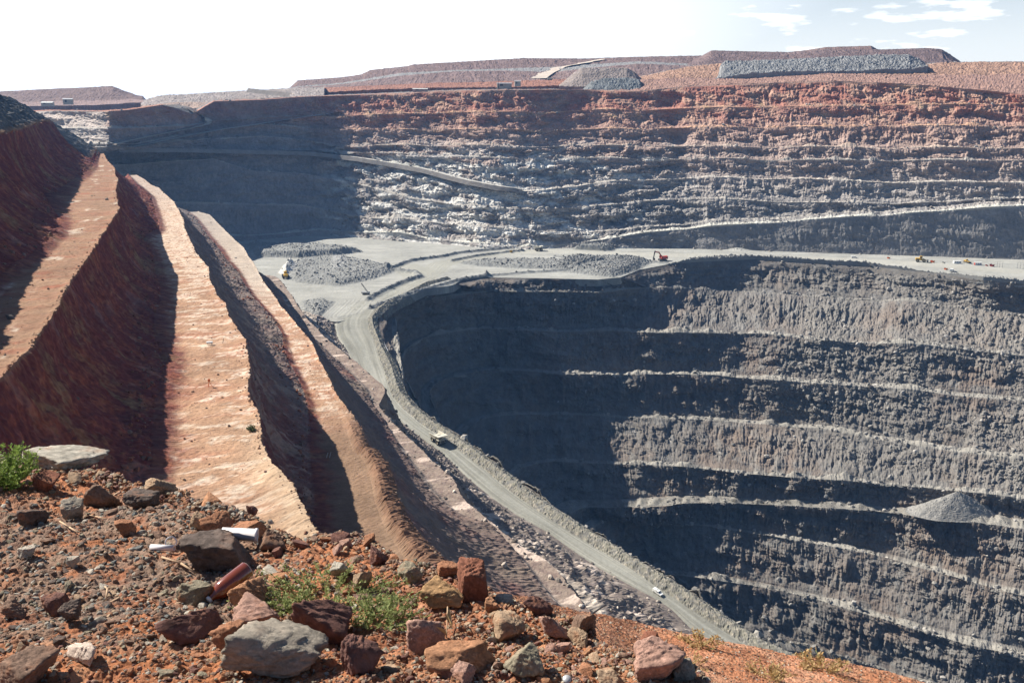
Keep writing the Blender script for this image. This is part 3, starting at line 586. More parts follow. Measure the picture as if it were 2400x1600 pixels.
# roads that climb the far wall, laid on it a hand above the rock
def strip_road(pts, Ys, width, col, lift=1.0, snap=False, berm=1.0):
    p = np.array(pts, float); Q = atY(p[:, 0], p[:, 1], np.array(Ys, float) if np.ndim(Ys) else Ys + 0 * p[:, 0])
    if snap is not False:
        P_s = P_far if snap is True else snap; fxp, fyp = px_of(P_s); Pf = P_s.reshape(-1, 3); fxp = fxp.ravel(); fyp = fyp.ravel()
        pd = arc(np.c_[p, 0 * p[:, 0]], 60); YY = []
        for qx, qy, _ in pd:
            j = np.argsort((fxp - qx) ** 2 + (fyp - qy) ** 2)[:12]; YY.append(np.median(Pf[j, 1]))
        YY = smooth(np.array(YY)[:, None], 6)[:, 0]; Q = atY(pd[:, 0], pd[:, 1], YY - 4)
    Q = smooth(arc(Q, 160), 4); t = np.gradient(Q, axis=0)[:, :2]; t /= np.linalg.norm(t, axis=1)[:, None]
    n = np.stack([t[:, 1], -t[:, 0]], -1); n = np.where((n[:, 1:2] > 0), -n, n)
    rows = []
    for o, dz in ((-.5, 0), (.5, 0), (.56, 1.6 * berm), (.66, 1.2 * berm), (.95, -5)):
        r = Q.copy(); r[:, :2] += n * width * o; r[:, 2] += dz + lift; rows.append(r)
    if not berm: rows = rows[:2]
    P, S, V = build_loft(rows, [8, 2, 2, 6][:len(rows) - 1]); k = (S > 0)[:, None]
    P[..., 2] += fbm(P[..., 0] / 6, P[..., 1] / 6, P[..., 2] / 6, 3) * .9 * k
    C = np.where(k[..., None], np.array([.24, .22, .2]), np.asarray(col)) * (1 + .25 * fbm(P[..., 0] / 8, P[..., 1] / 3, 0 * P[..., 0], 3))[..., None]
    tag(grid_mesh('haul_road', P, C, M_floor), kind='structure')
yA = [1395, 1350, 1312, 1300, 1262, 1205, 1175, 1160]
strip_road([(436,254),(470,270),(490,282),(486,292),(438,303),(351,320),(300,331),(262,340)], yA, 11, [.55, .46, .36], .6, True, 0)
strip_road([(262,349),(316,344),(421,322),(519,304),(610,291),(700,277),(800,263)], [1165, 1190, 1240, 1290, 1340, 1385, 1440], 10, [.50, .47, .42], .6, True, 0)

strip_road([(262,350),(421,351),(596,355),(694,357),(770,363),(840,371),(920,384),(998,398),(1086,422),(1156,436),(1226,446)], 1, 12, [.50, .48, .44], 1.5, True, .5)
# ================================================================== GROUND BEHIND THE PIT, WASTE DUMPS
HILLS = []
def rim_loft(name, rows, cnts, cols, mat, rough, kind='structure', xs=None, gully=0.0, extra=None, label=None):
    xs = np.linspace(rows[0][0][0][0], rows[0][0][-1][0], 900) if xs is None else xs
    R = []
    for pts, Yd in rows:
        y = resx(pts, xs); Yv = np.interp(xs, [q[0] for q in Yd], [q[1] for q in Yd]) if isinstance(Yd, list) else Yd + 0 * xs
        R.append(atY(xs, y, Yv))
    sk = R[0].copy(); sk[:, 2] -= 40; R = [sk] + R; cnts = [3] + list(cnts)
    P, S, V = build_loft(R, cnts); S = np.maximum(S - 1, 0); X, Y, Z = P[..., 0].copy(), P[..., 1].copy(), P[..., 2].copy()
    sg_ = S[:, None] + V[:, None] + 0 * X
    P[..., 2] += fbm(X / 14, Y / 14, Z / 14, 4) * rough + billow(X / 5, Y / 9, Z / 5, 2) * rough * .6
    if gully: P[..., 1] -= billow(X / 16 + Z / 30 + 1.5 * fbm(X / 60, Z / 20, 0 * Z, 2), Z / 60, 0 * Z, 4, .6) * gully * (.55 + .9 * fbm(X / 90, 0 * X, 0 * X + 2, 2) + .3)
    cidx = np.clip(sg_, 0, len(cols) - 1); c0 = np.floor(cidx).astype(int); c1 = np.minimum(c0 + 1, len(cols) - 1)
    ca = np.array(cols); C = ca[S][:, None] + 0 * P
    C = C * (1 + .3 * fbm(X / 20, Y / 20, Z / 5, 4) + .22 * fbm(X / 4, Y / 4, Z / 3, 3))[..., None]
    o = grid_mesh(name, P, C, mat); tag(o, kind=kind) if kind else None
    HILLS.append(P)
    return o
GR = np.array([.21, .205, .20]); RD = np.array([.34, .17, .12]); BR = np.array([.30, .20, .155]); MV = np.array([.235, .165, .15])
# ground sheet from the rim to the horizon
rim = pF[0]
gx = np.linspace(-700, 3100, 1300)
rb = rowsF[0]; rimY = np.interp(gx, fx, rb[:, 1]); 
g0 = atY(gx, resx(rim, gx), rimY + 2); rows = [g0 - np.array([0, 0, 3.0]), g0]
for k, (dY, lift) in enumerate(((60, 2.0), (220, 6), (700, 8), (2400, 0), (9000, -12))):
    q = g0.copy(); q[:, 0] *= (rimY + dY) / rimY; q[:, 1] = rimY + dY; q[:, 2] = g0[:, 2] * (1 if k < 2 else max(0, 1 - (k - 1) * .35)) + lift * (1 if k < 2 else 0) ; rows.append(q)
rows[2][:, 2] = g0[:, 2] + 1.0; rows[3][:, 2] = g0[:, 2] + 4
lo = sstep(420, 300, gx) * 12 + sstep(500, 300, gx) * 6
for r in rows[3:]: r[:, 2] -= lo
for r in rows[4:]: r[:, 2] = np.minimum(r[:, 2], -2)
P, S, V = build_loft(rows, [2, 10, 20, 16, 12, 8]); X, Y, Z = P[..., 0], P[..., 1], P[..., 2]
P[..., 2] += (fbm(X / 12, Y / 12, 0 * X, 4) * 2.0 + billow(X / 5, Y / 5, 0 * X, 2) * 1.2) * np.clip(S[:, None] * .5, .2, 1)
n4 = fbm(X / 70, Y / 30, 0 * X, 4)
C = mixc(GR + 0 * P, RD, sstep(.0, .25, n4 + .3 * sstep(1500, 2000, px_of(P)[0]) - .1 + .5 * (S[:, None] <= 1))); C = mixc(C, [.30, .24, .20], sstep(2.5, 4, (S[:, None] + 0 * X)))
tag(grid_mesh('ground', P, C, M_far), kind='structure')
# long tiered dump across the middle of the skyline
Sk = [(640,214),(677,208),(698,189),(800,182),(847,175),(868,165),(953,156),(967,152),(1226,137),(1366,138),(1500,134),(1649,131),(1700,133),(1760,150)]
rim_loft('hill', [([(560,236),(700,222),(840,212),(1000,206),(1226,204),(1366,198),(1500,190),(1760,178)], 1640),
                  ([(560,226),(680,210),(760,206),(900,200),(1000,196),(1226,190),(1500,178),(1760,170)], 1720),
                  ([(560,224),(660,212),(700,205),(800,198),(940,178),(1060,168),(1170,166),(1300,170),(1400,158),(1500,150),(1760,160)], 1790),
                  ([(560,223),(660,211),(700,203),(800,195),(940,172),(1060,165),(1226,160),(1300,158),(1400,150),(1500,145),(1760,156)], 1850),
                  ([(560,222)] + Sk, 1930), ([(560,222)] + Sk, 2050), ([(560,240),(1760,210)], 2200)],
         [10, 22, 8, 26, 6, 6], [RD * .85, MV * .95, GR * 1.2, MV * .85, GR * .6, GR], M_far, 1.6, gully=5, xs=np.linspace(560, 1760, 760))
rim_loft('hill', [([(-300,258),(30,250),(120,248),(240,246),(330,240),(352,236)], 1620),
                  ([(-300,250),(30,240),(120,238),(240,236),(320,233),(352,236)], 1700),
                  ([(-300,222),(0,215),(116,209),(190,206),(262,202),(298,216),(309,219),(322,224),(334,225),(341,233),(352,235)], 1790),
                  ([(-300,222),(0,215),(116,209),(190,206),(262,202),(298,216),(309,219),(322,224),(334,225),(341,233),(352,235)], 1850), ([(-300,260),(352,245)], 1950)],
         [8, 34, 4, 4], [MV * 1.1, MV * .85, GR * .6, GR], M_far, 1.2, gully=5, xs=np.linspace(-300, 352, 420))
rim_loft('hill', [([(330,262),(420,262),(480,250),(560,244),(700,234)], 1500),
                  ([(330,248),(420,240),(480,240),(560,238),(700,228)], 1540),
                  ([(330,240),(345,233),(370,226),(390,223),(430,222),(520,216),(600,212),(677,208),(760,204)], 1640),
                  ([(330,240),(345,233),(370,226),(390,223),(430,222),(520,216),(600,212),(677,208),(760,204)], 1700), ([(330,255),(760,235)], 1800)],
         [14, 26, 4, 4], [np.array([.36,.27,.22]), np.array([.30,.26,.24]), GR, GR], M_far, 1.8, gully=2, xs=np.linspace(330, 760, 320))
# dark dumps on the right
rim_loft('hill', [([(1560,172),(2300,170)], 1760),
                  ([(1560,160),(1640,150),(1700,156),(2300,158)], 1800),
                  ([(1560,157),(1600,150),(1640,134),(1667,119),(1853,123),(1933,117),(2042,117),(2055,117),(2175,113),(2207,116),(2253,146),(2300,157)], 1900),
                  ([(1560,157),(1600,150),(1640,134),(1667,119),(1853,123),(1933,117),(2042,117),(2055,117),(2175,113),(2207,116),(2253,146),(2300,157)], 2050), ([(1560,175),(2300,175)], 2150)],
         [4, 34, 4, 4], [MV, np.array([.19,.135,.125]), GR * .7, GR], M_far, 1.3, gully=6, xs=np.linspace(1560, 2300, 460))
rim_loft('hill', [([(1840,130),(2090,130)], 1960), ([(1840,124),(1890,118),(1936,111),(2042,108),(2054,115),(2090,125)], 2020), ([(1840,124),(1890,118),(1936,111),(2042,108),(2054,115),(2090,125)], 2120), ([(1840,135),(2090,135)], 2200)],
         [22, 4, 4], [np.array([.21,.14,.12]), GR * .7, GR], M_far, 1.2, gully=4, xs=np.linspace(1840, 2090, 200))
# orange embankment on the right with the pale rubble heap on it
rim_loft('hill', [([(1400,212),(1500,214),(1600,203),(1950,190),(2126,197),(2319,213),(2400,222),(2800,232)], [(x_, float(np.interp(x_, fx, rowsF[0][:, 1])) + 10) for x_ in range(1400, 2801, 100)]),
                  ([(1400,208),(1500,188),(1560,184),(1750,183),(1950,172),(2100,176),(2300,176),(2400,174),(2800,175)], [(1400,1560),(2800,1480)]),
                  ([(1400,206),(1500,180),(1570,165),(1620,156),(1690,149),(1850,158),(2100,153),(2200,148),(2260,146),(2400,145),(2800,140)], [(1400,1620),(2800,1550)]),
                  ([(1400,206),(1500,180),(1570,165),(1620,156),(1690,149),(1850,158),(2100,153),(2200,148),(2260,146),(2400,145),(2800,140)], [(1400,1680),(2800,1650)]), ([(1400,225),(2800,180)], 1780)],
         [14, 26, 5, 4], [np.array([.30, .185, .145]), np.array([.38,.235,.165]), GR, GR], M_far, 2.2, gully=3.5, xs=np.linspace(1400, 2800, 900))
def far_heap(pts_base, pts_top, Y0, Y1, col, label, rough=3.2):
    x0, x1 = pts_base[0][0], pts_base[-1][0]
    o = rim_loft('rubble_heap', [(pts_base, Y0 - 4), (pts_top, Y1), (pts_top, Y1 + 25), (pts_base, Y1 + 60)], [34, 6, 6], [np.array(col), np.array(col), np.array(col)], M_far, rough, kind=None, xs=np.linspace(x0, x1, int((x1 - x0) * .8)))
    tag(o, label, 'rubble heap')
far_heap([(1676,186),(1700,182),(1760,172),(1850,167),(2000,166),(2100,162),(2175,156)], [(1676,184),(1690,152),(1700,145),(1850,140),(2000,133),(2090,128),(2130,129),(2160,143),(2175,154)], 1535, 1585, [.25,.25,.245], 'long heap of pale grey broken rock lying on the orange embankment below the dark dumps')
far_heap([(1362,216),(1400,221),(1500,222),(1507,214)], [(1362,214),(1384,193),(1420,184),(1480,184),(1500,188),(1507,206)], float(np.interp(1430, fx, rowsF[0][:, 1])) + 8, float(np.interp(1430, fx, rowsF[0][:, 1])) + 48, [.185,.195,.195], 'dark blue grey rubble heap spilling over the red rim of the far wall', 2.4)
far_heap([(1310,203),(1360,203),(1470,203),(1512,198)], [(1310,201),(1345,172),(1365,160),(1470,160),(1490,172),(1512,196)], float(np.interp(1430, fx, rowsF[0][:, 1])) + 60, float(np.interp(1430, fx, rowsF[0][:, 1])) + 110, [.27,.225,.20], 'brown flat topped spoil heap beside the bend of the far uphill road', 1.6)
strip_road([(1262,184),(1270,178),(1282,170),(1310,158),(1360,149),(1410,139)], 1, 30, [.50, .43, .36], .2, HILLS[0], 0)
strip_road([(590,212),(640,218),(690,223)], [1560, 1530, 1500], 12, [.46, .38, .30], 2.0)
cone_heap('gravel_heap', 2240, 1197, -352, 44, 20, [.255, .245, .225], M_pit, 'smooth cone of fine grey gravel tipped beside the lower pit road', sq=.45)

# ================================================================== FOREGROUND: the rocky lip we stand on
EYE, SLP = 1.65, .18
def fg_base(x, y):
    a, b, c = ray(x, y); t = -EYE / (c + SLP * b); return np.stack([a * t, b * t, c * t], -1)
pEdge = [(-300,1010),(0,1066),(60,1082),(207,1094),(268,1113),(306,1128),(421,1143),(459,1164),(543,1189),(597,1209),(650,1237),(708,1249),(738,1241),(796,1241),(853,1256),(914,1304),(949,1327),(1006,1330),(1063,1336),(1113,1360),(1151,1392),(1224,1410),(1266,1420),(1297,1438),(1381,1462),(1400,1496),(1440,1520),(1500,1532),(1615,1560),(1684,1602),(1800,1660),(2000,1760)]
def relief(X, Y):
    return (fbm(X * .9, Y * .9, 0 * X, 3) * .09 + fbm(X * 4, Y * 4, 3 + 0 * X, 4) * .05 + billow(X * 10, Y * 10, 5 + 0 * X, 3) * .022)
gx = np.linspace(-420, 2050, 1000); ye = resx(pEdge, gx); nv = 460
vv = np.linspace(0, 1, nv)[:, None]; ybm = 1900 + 0 * gx
yy = ybm[None] + (ye - ybm)[None] * vv; P = fg_base(gx[None] + 0 * yy, yy)
P[..., 2] += relief(P[..., 0], P[..., 1]) * 1.0
lip_ = sstep(.93, 1, vv); P[..., 2] -= .03 * lip_
back = []
for dY, dz in ((.12, -.10), (.5, -.75), (1.5, -2.6), (5, -8), (16, -24), (45, -66)):
    q = P[-1].copy(); q[:, 1] += dY; q[:, 2] += dz; q[:, 2] += fbm(q[:, 0] * 2, q[:, 1], 0 * q[:, 0], 3) * .05; back.append(q)
P = np.concatenate([P, np.stack(back)]); X, Y, Z = P[..., 0], P[..., 1], P[..., 2]
soil = np.array([.36, .145, .068]); soil2 = np.array([.27, .115, .065]); dust = np.array([.50, .265, .15]); gg = np.array([.19, .155, .125])
q1 = fbm(X * 1.1, Y * 1.1, 0 * X, 4); q2 = fbm(X * 5, Y * 5, 2 + 0 * X, 4)
px_, py_ = px_of(P)
gz = sstep(760, 520, px_ + 160 * q1) * sstep(1120, 1190, py_ + 60 * q1) * sstep(1560, 1480, py_ + 60 * q2)
C = mixc(soil + 0 * P, soil2, sstep(-.2, .3, q1)); C = mixc(C, dust, sstep(.0, .35, q2) * .6); C = mixc(C, gg, gz * sstep(-.35, .1, q2) * .72)
tag(grid_mesh('ground', P, C, M_near), kind='structure'); 
def ground_at(x, y):
    p = fg_base(np.atleast_1d(float(x)), np.atleast_1d(float(y)))[0]; p = p.copy(); p[2] += float(relief(p[:1], p[1:2])[0]); return p

# orange earth slope beyond the rocks
pS = [(1040,1372),(1148,1386),(1255,1404),(1312,1421),(1400,1440),(1500,1457),(1615,1484),(1749,1511),(1844,1534),(1959,1549),(2074,1576),(2151,1595),(2227,1614),(2500,1680)]
sx = np.linspace(1040, 2500, 900); st = resx(pS, sx); a, b, c = ray(sx, st); Yt = np.interp(sx, [1040, 1200, 1500, 2500], [8.5, 10, 13, 15]); top = np.stack([a * Yt / b, Yt, c * Yt / b], -1)
a, b, c = ray(sx, st + 330); Yn = Yt * .50; bot = np.stack([a * Yn / b, Yn, c * Yn / b], -1)
bk = [top + np.array(v_) for v_ in ((0, .5, -.45), (0, 2.5, -3.6), (0, 12, -17), (0, 50, -72))]
P, S, V = build_loft([bot, top] + bk, [300, 4, 6, 8, 8]); X, Y, Z = P[..., 0].copy(), P[..., 1].copy(), P[..., 2].copy()
P[..., 2] += fbm(X / 2.2, Y / 2.2, 0 * X, 3) * .10 + fbm(X * 2, Y * 2, 3 + 0 * X, 4) * .04 + billow(X * 8, Y * 8, 3 + 0 * X, 3) * .02
C = mixc(np.array([.46, .20, .105]) + 0 * P, [.52, .27, .165], sstep(-.2, .3, fbm(X, Y, 0 * X, 4))); C = mixc(C, [.30, .12, .07], sstep(.15, .4, fbm(X * 4, Y * 4, 0 * X, 3)) * .7)
tag(grid_mesh('ground', P, C, M_sand), kind='structure'); P_sand = P[:301]

# ------------------------------------------------------------------ stones
def ico(n):
    bm = bmesh.new(); bmesh.ops.create_icosphere(bm, subdivisions=n, radius=1); V = np.array([v.co[:] for v in bm.verts]); F = np.array([[v.index for v in f.verts] for f in bm.faces]); bm.free(); return V, F
ICO = {k: ico(k) for k in (1, 2, 3, 5)}
def stone_shape(level, seed, nplanes=11, sharp=26.0, rough=.035, flat=1.0):
    r = np.random.default_rng(seed); V, F = ICO[level]
    n = r.normal(size=(nplanes, 3)); n /= np.linalg.norm(n, axis=1)[:, None]
    n = np.concatenate([n, [[0, 0, 1], [0, 0, -1]] + r.normal(size=(2, 3)) * .18]); n /= np.linalg.norm(n, axis=1)[:, None]
    d = np.r_[r.uniform(.62, 1.0, nplanes), r.uniform(.55, .75, 2)]
    c = V @ n.T; rr = np.where(c > .02, d[None] / np.maximum(c, .02), 9)
    rad = -np.log(np.exp(-sharp * np.minimum(rr, 3)).sum(1)) / sharp
    P = V * rad[:, None]
    if level >= 3:
        nn = fbm(P[:, 0] * 2.5 + seed, P[:, 1] * 2.5, P[:, 2] * 2.5, 5, .55); lay = billow(P[:, 0] * 1.2 + seed, P[:, 1] * 1.2, P[:, 2] * 5, 3)
        P = P * (1 + rough * 2.6 * nn + rough * 1.3 * lay)[:, None]
        if level >= 5:
            P = P * (1 + rough * .45 * (billow(P[:, 0] * 11 + seed, P[:, 1] * 11, P[:, 2] * 11, 3)))[:, None]
    return P, F
PAL = dict(grey=(.255, .222, .18), pale=(.36, .325, .27), white=(.50, .40, .33), red=(.20, .085, .055), rust=(.29, .14, .08), brown=(.20, .13, .095), dark=(.115, .088, .075),
           maroon=(.15, .078, .064), pink=(.33, .20, .155), tan=(.32, .225, .15), ochre=(.33, .20, .10), blue=(.16, .165, .155), orange=(.35, .18, .10), olive=(.225, .195, .14))
def rot(rx, ry, rz): return np.array(Euler((rx, ry, rz)).to_matrix())
def stone_cols(P, col, seed, coat=.5):
    a = fbm(P[:, 0] * 1.6 + seed, P[:, 1] * 1.6, P[:, 2] * 1.6, 4); b = fbm(P[:, 0] * 6 + seed, P[:, 1] * 6, P[:, 2] * 6, 3)
    C = np.array(col)[None] * (1 + .45 * a + .3 * b)[:, None]
    t = sstep(.05, .4, a + .3 * b) * coat
    C = C * (1 + .35 * sstep(.1, .35, fbm(P[:, 0] * 14 + seed, P[:, 1] * 14, P[:, 2] * 14, 2)) - .25 * sstep(.1, .3, fbm(P[:, 0] * 9 + seed, P[:, 1] * 9, P[:, 2] * 20, 2)))[:, None]
    return C + (np.array([.30, .135, .07]) - C) * t[:, None]
placed = []
def boulder(cx, cy, w, h, col, label, seed, rz=0., tilt=0., flat=None, coat=.5, sharp=26., npl=11, sink=.36, depth=.8):
    """cx,cy: where its middle shows; w,h its apparent size"""
    g = ground_at(cx, min(cy + h * .34, 1990)); dist = float(np.linalg.norm(g)); m = dist / FPX
    W2, H2 = w * m * .53, h * m * .60
    P, F = stone_shape(5 if w > 45 else 3, seed, npl, sharp * 1.3, .075)
    P = P / np.abs(P).max(0)
    P = P @ rot(0, 0, rz).T; P = P / np.abs(P).max(0) * np.array([W2, W2 * depth, H2]); P = P @ rot(0, tilt, 0).T
    C = stone_cols(P / W2, PAL[col] if isinstance(col, str) else col, seed, coat)
    o = raw_mesh('rock', P, F, M_stone, cols=C, smooth=w > 45)
    o.location = (g[0], g[1] + W2 * depth * .25, g[2] + H2 * (1 - sink)); placed.append((cx, cy, max(w, h)))
    if w > 45:
        o.data.shade_smooth()
    tag(o, label, 'rock', 'rocks on the lip of the pit'); return o
B = [
 (138,1077,178,40,'pale','large flat pale grey slab with small stones lying on top, beside the green bush',1,.1,0,{'sink':.2,'sharp':60}),
 (230,1166,76,52,'brown','rounded brown boulder with pale lit top, below the flat slab',2,.5,0,{}),
 (334,1178,70,40,'dark','dark grey rounded rock behind the pale block near the left edge of the lip',3,1.,.1,{}),
 (371,1146,66,34,'tan','pale tan rectangular block sitting on the skyline of the lip above the dark rounded rock',4,.2,.1,{'sharp':60,'npl':5}),
 (104,1141,60,38,'red','deep red rock between the flat slab and the green bush',5,0,.2,{}),
 (63,1209,78,44,'dark','dark wedge shaped rock in the shade below the green bush',6,.8,.3,{'sharp':50,'npl':6}),
 (168,1196,56,46,'grey','pale grey jagged rock right of the dark wedge shaped rock',7,2.,.2,{'sharp':50}),
 (463,1230,46,40,'tan','tan upright rock left of the orange brown rock above the big dark slab',8,.4,0,{}),
 (503,1238,72,46,'rust','orange brown craggy rock behind the big dark slab',9,.8,.1,{}),
 (593,1244,96,42,'rust','long orange rock with sunlit top lying behind the white pipe',10,.2,-.2,{'sharp':50,'npl':6}),
 (589,1199,27,24,'maroon','small dark brown rock alone on the skyline above the white pipe',11,0,0,{}),
 (500,1291,184,66,'dark','big dark slab with pale sloping left face resting against the white pipe',12,.35,.10,{'sharp':50,'npl':6,'coat':.2}),
 (633,1268,74,52,'brown','brown block right of the open end of the white pipe',13,1.4,.2,{}),
 (575,1396,84,54,'orange','smooth orange rock just below the brown bottle',14,.9,-.25,{'npl':6}),
 (459,1384,84,46,'olive','flat olive grey rock embedded in gravel left of the brown bottle',15,.2,0,{'sink':.5,'coat':.7}),
 (467,1467,146,58,'maroon','dark purple layered rock lying in the gravel below the bottle',16,.3,.08,{'coat':.3}),
 (643,1552,215,118,'grey','the largest boulder, grey topped with a dark red underside, at the bottom of the view',17,.55,-.05,{'npl':9,'coat':.15,'sharp':40}),
 (545,1500,84,74,'rust','brown orange rock leaning on the left side of the largest boulder',18,.2,0,{}),
 (600,1453,112,52,'pink','reddish pitted rock behind the largest boulder',19,1.2,.1,{}),
 (757,1470,150,96,'maroon','dark maroon slab leaning over behind the right side of the largest boulder',20,.2,.55,{'npl':6,'coat':.2,'sharp':50}),
 (203,1549,96,46,'white','pink white flat topped rock near the bottom left corner',21,.3,0,{'npl':6,'coat':.2,'sharp':50}),
 (788,1341,58,40,'pale','pale grey angular rock above the green grass tuft',22,.5,-.3,{'npl':6,'sharp':50,'coat':.1}),
 (842,1368,54,50,'tan','tan brown rock at the upper right end of the green grass tuft',23,.9,0,{}),
 (960,1363,58,36,'olive','olive grey rock on red clods near the top of the lip',24,.2,.1,{}),
 (1113,1383,92,86,'red','upright dark red rock standing on the crest of the lip',25,.4,-.15,{'npl':7,'coat':.1,'sharp':40}),
 (1031,1414,104,42,'ochre','crumbly ochre yellow lump of earth left of the upright dark red rock',26,.4,0,{'sharp':14,'coat':0}),
 (1148,1437,42,28,'orange','small rounded orange rock at the foot of the upright dark red rock',27,0,0,{'sharp':14}),
 (993,1497,122,86,'pink','big pinkish boulder right of the green grass tuft',28,.5,.15,{'npl':8,'coat':.25}),
 (1289,1468,94,58,'pink','smooth rosy pink boulder on the crest in front of the orange slope',29,.3,.15,{'npl':7,'coat':.3,'sharp':20}),
 (1257,1421,78,48,'maroon','dark maroon ribbed rock behind the rosy pink boulder',30,.6,.35,{'npl':6}),
 (1360,1465,72,56,'brown','dark brown rounded rock right of the rosy pink boulder',31,1,0,{}),
 (1366,1495,64,30,'tan','tan flat rock below the dark brown rounded rock',32,.2,.1,{'npl':6}),
 (1209,1472,100,60,'tan','orange tan crumbling rock left of the rosy pink boulder',33,.2,.2,{'coat':.8}),
 (1063,1553,176,58,'orange','long orange tan rock with a dark right end, bottom centre',34,.25,.05,{'npl':8}),
 (1238,1564,96,62,'olive','dark olive grey pointed rock at the bottom, left of the red clods',35,.3,.2,{'npl':6,'coat':.2,'sharp':50}),
 (826,1564,136,70,'maroon','dark red pink boulder at the bottom, right of the largest boulder',36,.8,0,{'coat':.3}),
 (1083,1592,156,34,'pink','low pink rock cut by the bottom of the view',37,.3,0,{}),
 (1320,1522,38,36,'pink','small pink knobbly rock below the tan flat rock',38,.3,0,{}),
 (1519,1509,42,40,'red','dark red rounded rock perched at the right end of the lip',39,.3,0,{'coat':0}),
 (1536,1572,124,76,'pink','pinkish grey boulder at the bottom right end of the lip',40,.5,0,{'coat':.1}),
 (1602,1578,56,42,'grey','pale grey rock right of the pinkish grey boulder at the right end of the lip',41,.3,0,{'coat':.1}),
 (1576,1551,74,40,'rust','red brown rock behind the pinkish grey boulder at the right end of the lip',42,.3,0,{}),
 (24,1424,60,40,'brown','brown rock at the left border of the view in grey gravel',43,.3,0,{}),
 (130,1408,62,44,'maroon','dark maroon rock pair member in the grey gravel, lower left',44,1.3,0,{}),
 (165,1450,50,46,'dark','dark upright stone in the grey gravel, lower left',45,.3,.3,{}),
 (62,1310,46,26,'pale','pale flat stone in the grey gravel near the left border',46,.3,0,{'npl':6}),
 (163,1320,40,22,'pale','pale flat stone in grey gravel, right of the similar one near the left border',47,.3,0,{'npl':6}),
 (300,1246,52,34,'rust','rusty crumbling rock in the middle of the left slope',48,.3,0,{}),
 (1050,1345,60,36,'rust','rust red clod of earth on the crest left of the upright dark red rock',49,.3,0,{'sharp':14}),
 (880,1310,62,40,'maroon','dark brown rounded rock below the crest above the ochre lump',50,.3,0,{}),
 (40,1590,120,60,'brown','brown rock cut by the bottom left corner',51,.3,0,{}),
 (1430,1590,90,44,'tan','tan rock at the bottom between the olive rock and the pinkish grey boulder',52,.3,0,{}),
]
for cx, cy, w, h, col, lab, sd_, rz, tl, kw in B: boulder(cx, cy, w, h, col, lab, sd_, rz, tl, **kw)

# three hundred loose stones as things of their own, the rest of the gravel as one
def edge_y(x): return float(resx(pEdge, np.array([x]))[0])
shapes = [stone_shape(3, 100 + i, 9, 30, .03) for i in range(10)]; small = [stone_shape(1 if i % 2 else 2, 200 + i, 8, 30) for i in range(16)]
colsel_g = ['grey', 'brown', 'blue', 'dark', 'brown', 'pale', 'tan', 'olive', 'rust']; colsel_r = ['rust', 'brown', 'rust', 'tan', 'pink', 'orange', 'brown', 'maroon', 'pale', 'olive', 'tan']
base_me = {}
def stone_mesh(i, col):
    if (i, col) not in base_me:
        P, F = shapes[i]; P = P / np.abs(P).max(0); C = stone_cols(P, PAL[col], i * 3.3, .4)
        o = raw_mesh('stone', P, F, M_stone, cols=C, smooth=False); base_me[(i, col)] = o.data; D.objects.remove(o)
    return base_me[(i, col)]
cnames = {'olive': 'olive brown', 'grey': 'grey', 'pale': 'pale grey', 'blue': 'blue grey', 'dark': 'dark', 'brown': 'brown', 'tan': 'tan', 'rust': 'rust coloured', 'red': 'dark red', 'pink': 'pink', 'orange': 'orange', 'maroon': 'maroon'}
k = 0; tries = 0
while k < 245 and tries < 6000:
    tries += 1
    x = random.uniform(-5, 1640); ey = edge_y(x)
    if ey + 4 > 1598: continue
    y = random.uniform(ey + 4, 1600) if random.random() < .7 else random.uniform(ey + 2, min(ey + 60, 1600))
    sz = random.choice([17, 19, 22, 25, 29, 34, 42, 50] if x > 620 or y < ey + 70 else [16, 18, 20, 22, 26, 30])
    if any(abs(x - a) < (c + sz) * .38 and abs(y - b) < (c + sz) * .24 for a, b, c in placed): continue
    grav = (x < 620 and 1190 < y < 1520); col = random.choice(colsel_g if grav else colsel_r)
    g = ground_at(x, y); m = float(np.linalg.norm(g)) / FPX; s = sz * m * .56
    o = D.objects.new('stone', stone_mesh(random.randrange(10), col)); COL.objects.link(o)
    o.location = (g[0], g[1], g[2] + s * .05); o.scale = (s, s * random.uniform(.6, .9), s * random.uniform(.4, .75)); o.rotation_euler = (random.uniform(-.3, .3), random.uniform(-.3, .3), random.uniform(0, 6.28))
    where = 'in the grey gravel of the left slope' if grav else ('on the crest of the rocky lip' if y < ey + 45 else ('on red soil at the lower right of the rocky lip' if x > 900 else 'on red soil in the left half of the rocky lip'))
    tag(o, cnames[col] + ' loose stone ' + where, 'stone', cnames[col] + ' stones ' + where); placed.append((x, y, sz * .8)); k += 1
def scatter(name, n, gen, size, cols, mat, lift=.1, flatz=(.4, .8), kind='stuff'):
    VV, FF, CC = [], [], []; off = 0
    for _ in range(n):
        r = gen()
        if r is None: continue
        g, m, grav = r; s = size() * m
        P, F = small[random.randrange(16)]; P = P / np.abs(P).max(0)
        P = (P * [s, s * random.uniform(.55, .95), s * random.uniform(*flatz)]) @ rot(random.uniform(-.4, .4), random.uniform(-.4, .4), random.uniform(0, 6.28)).T
        c = np.array(PAL[random.choice(cols[1 if grav else 0])]) * random.uniform(.75, 1.25)
        VV.append(P + g + np.array([0, 0, s * lift])); FF.append(F + off); CC.append(np.tile(c, (len(P), 1))); off += len(P)
    o = raw_mesh(name, np.concatenate(VV), np.concatenate(FF), mat, cols=np.concatenate(CC)); tag(o, kind=kind); return o
def g_fg():
    x = random.uniform(-60, 1720); ey = edge_y(x); y = random.uniform(ey + 1, 1640) if random.random() < .82 else ey + 1 + abs(random.gauss(0, 14))
    if y > 1650: return None
    g = ground_at(x, y); return g, float(np.linalg.norm(g)) / FPX, (x + random.gauss(0, 60) < 640 and 1180 < y < 1530 + random.gauss(0, 20))
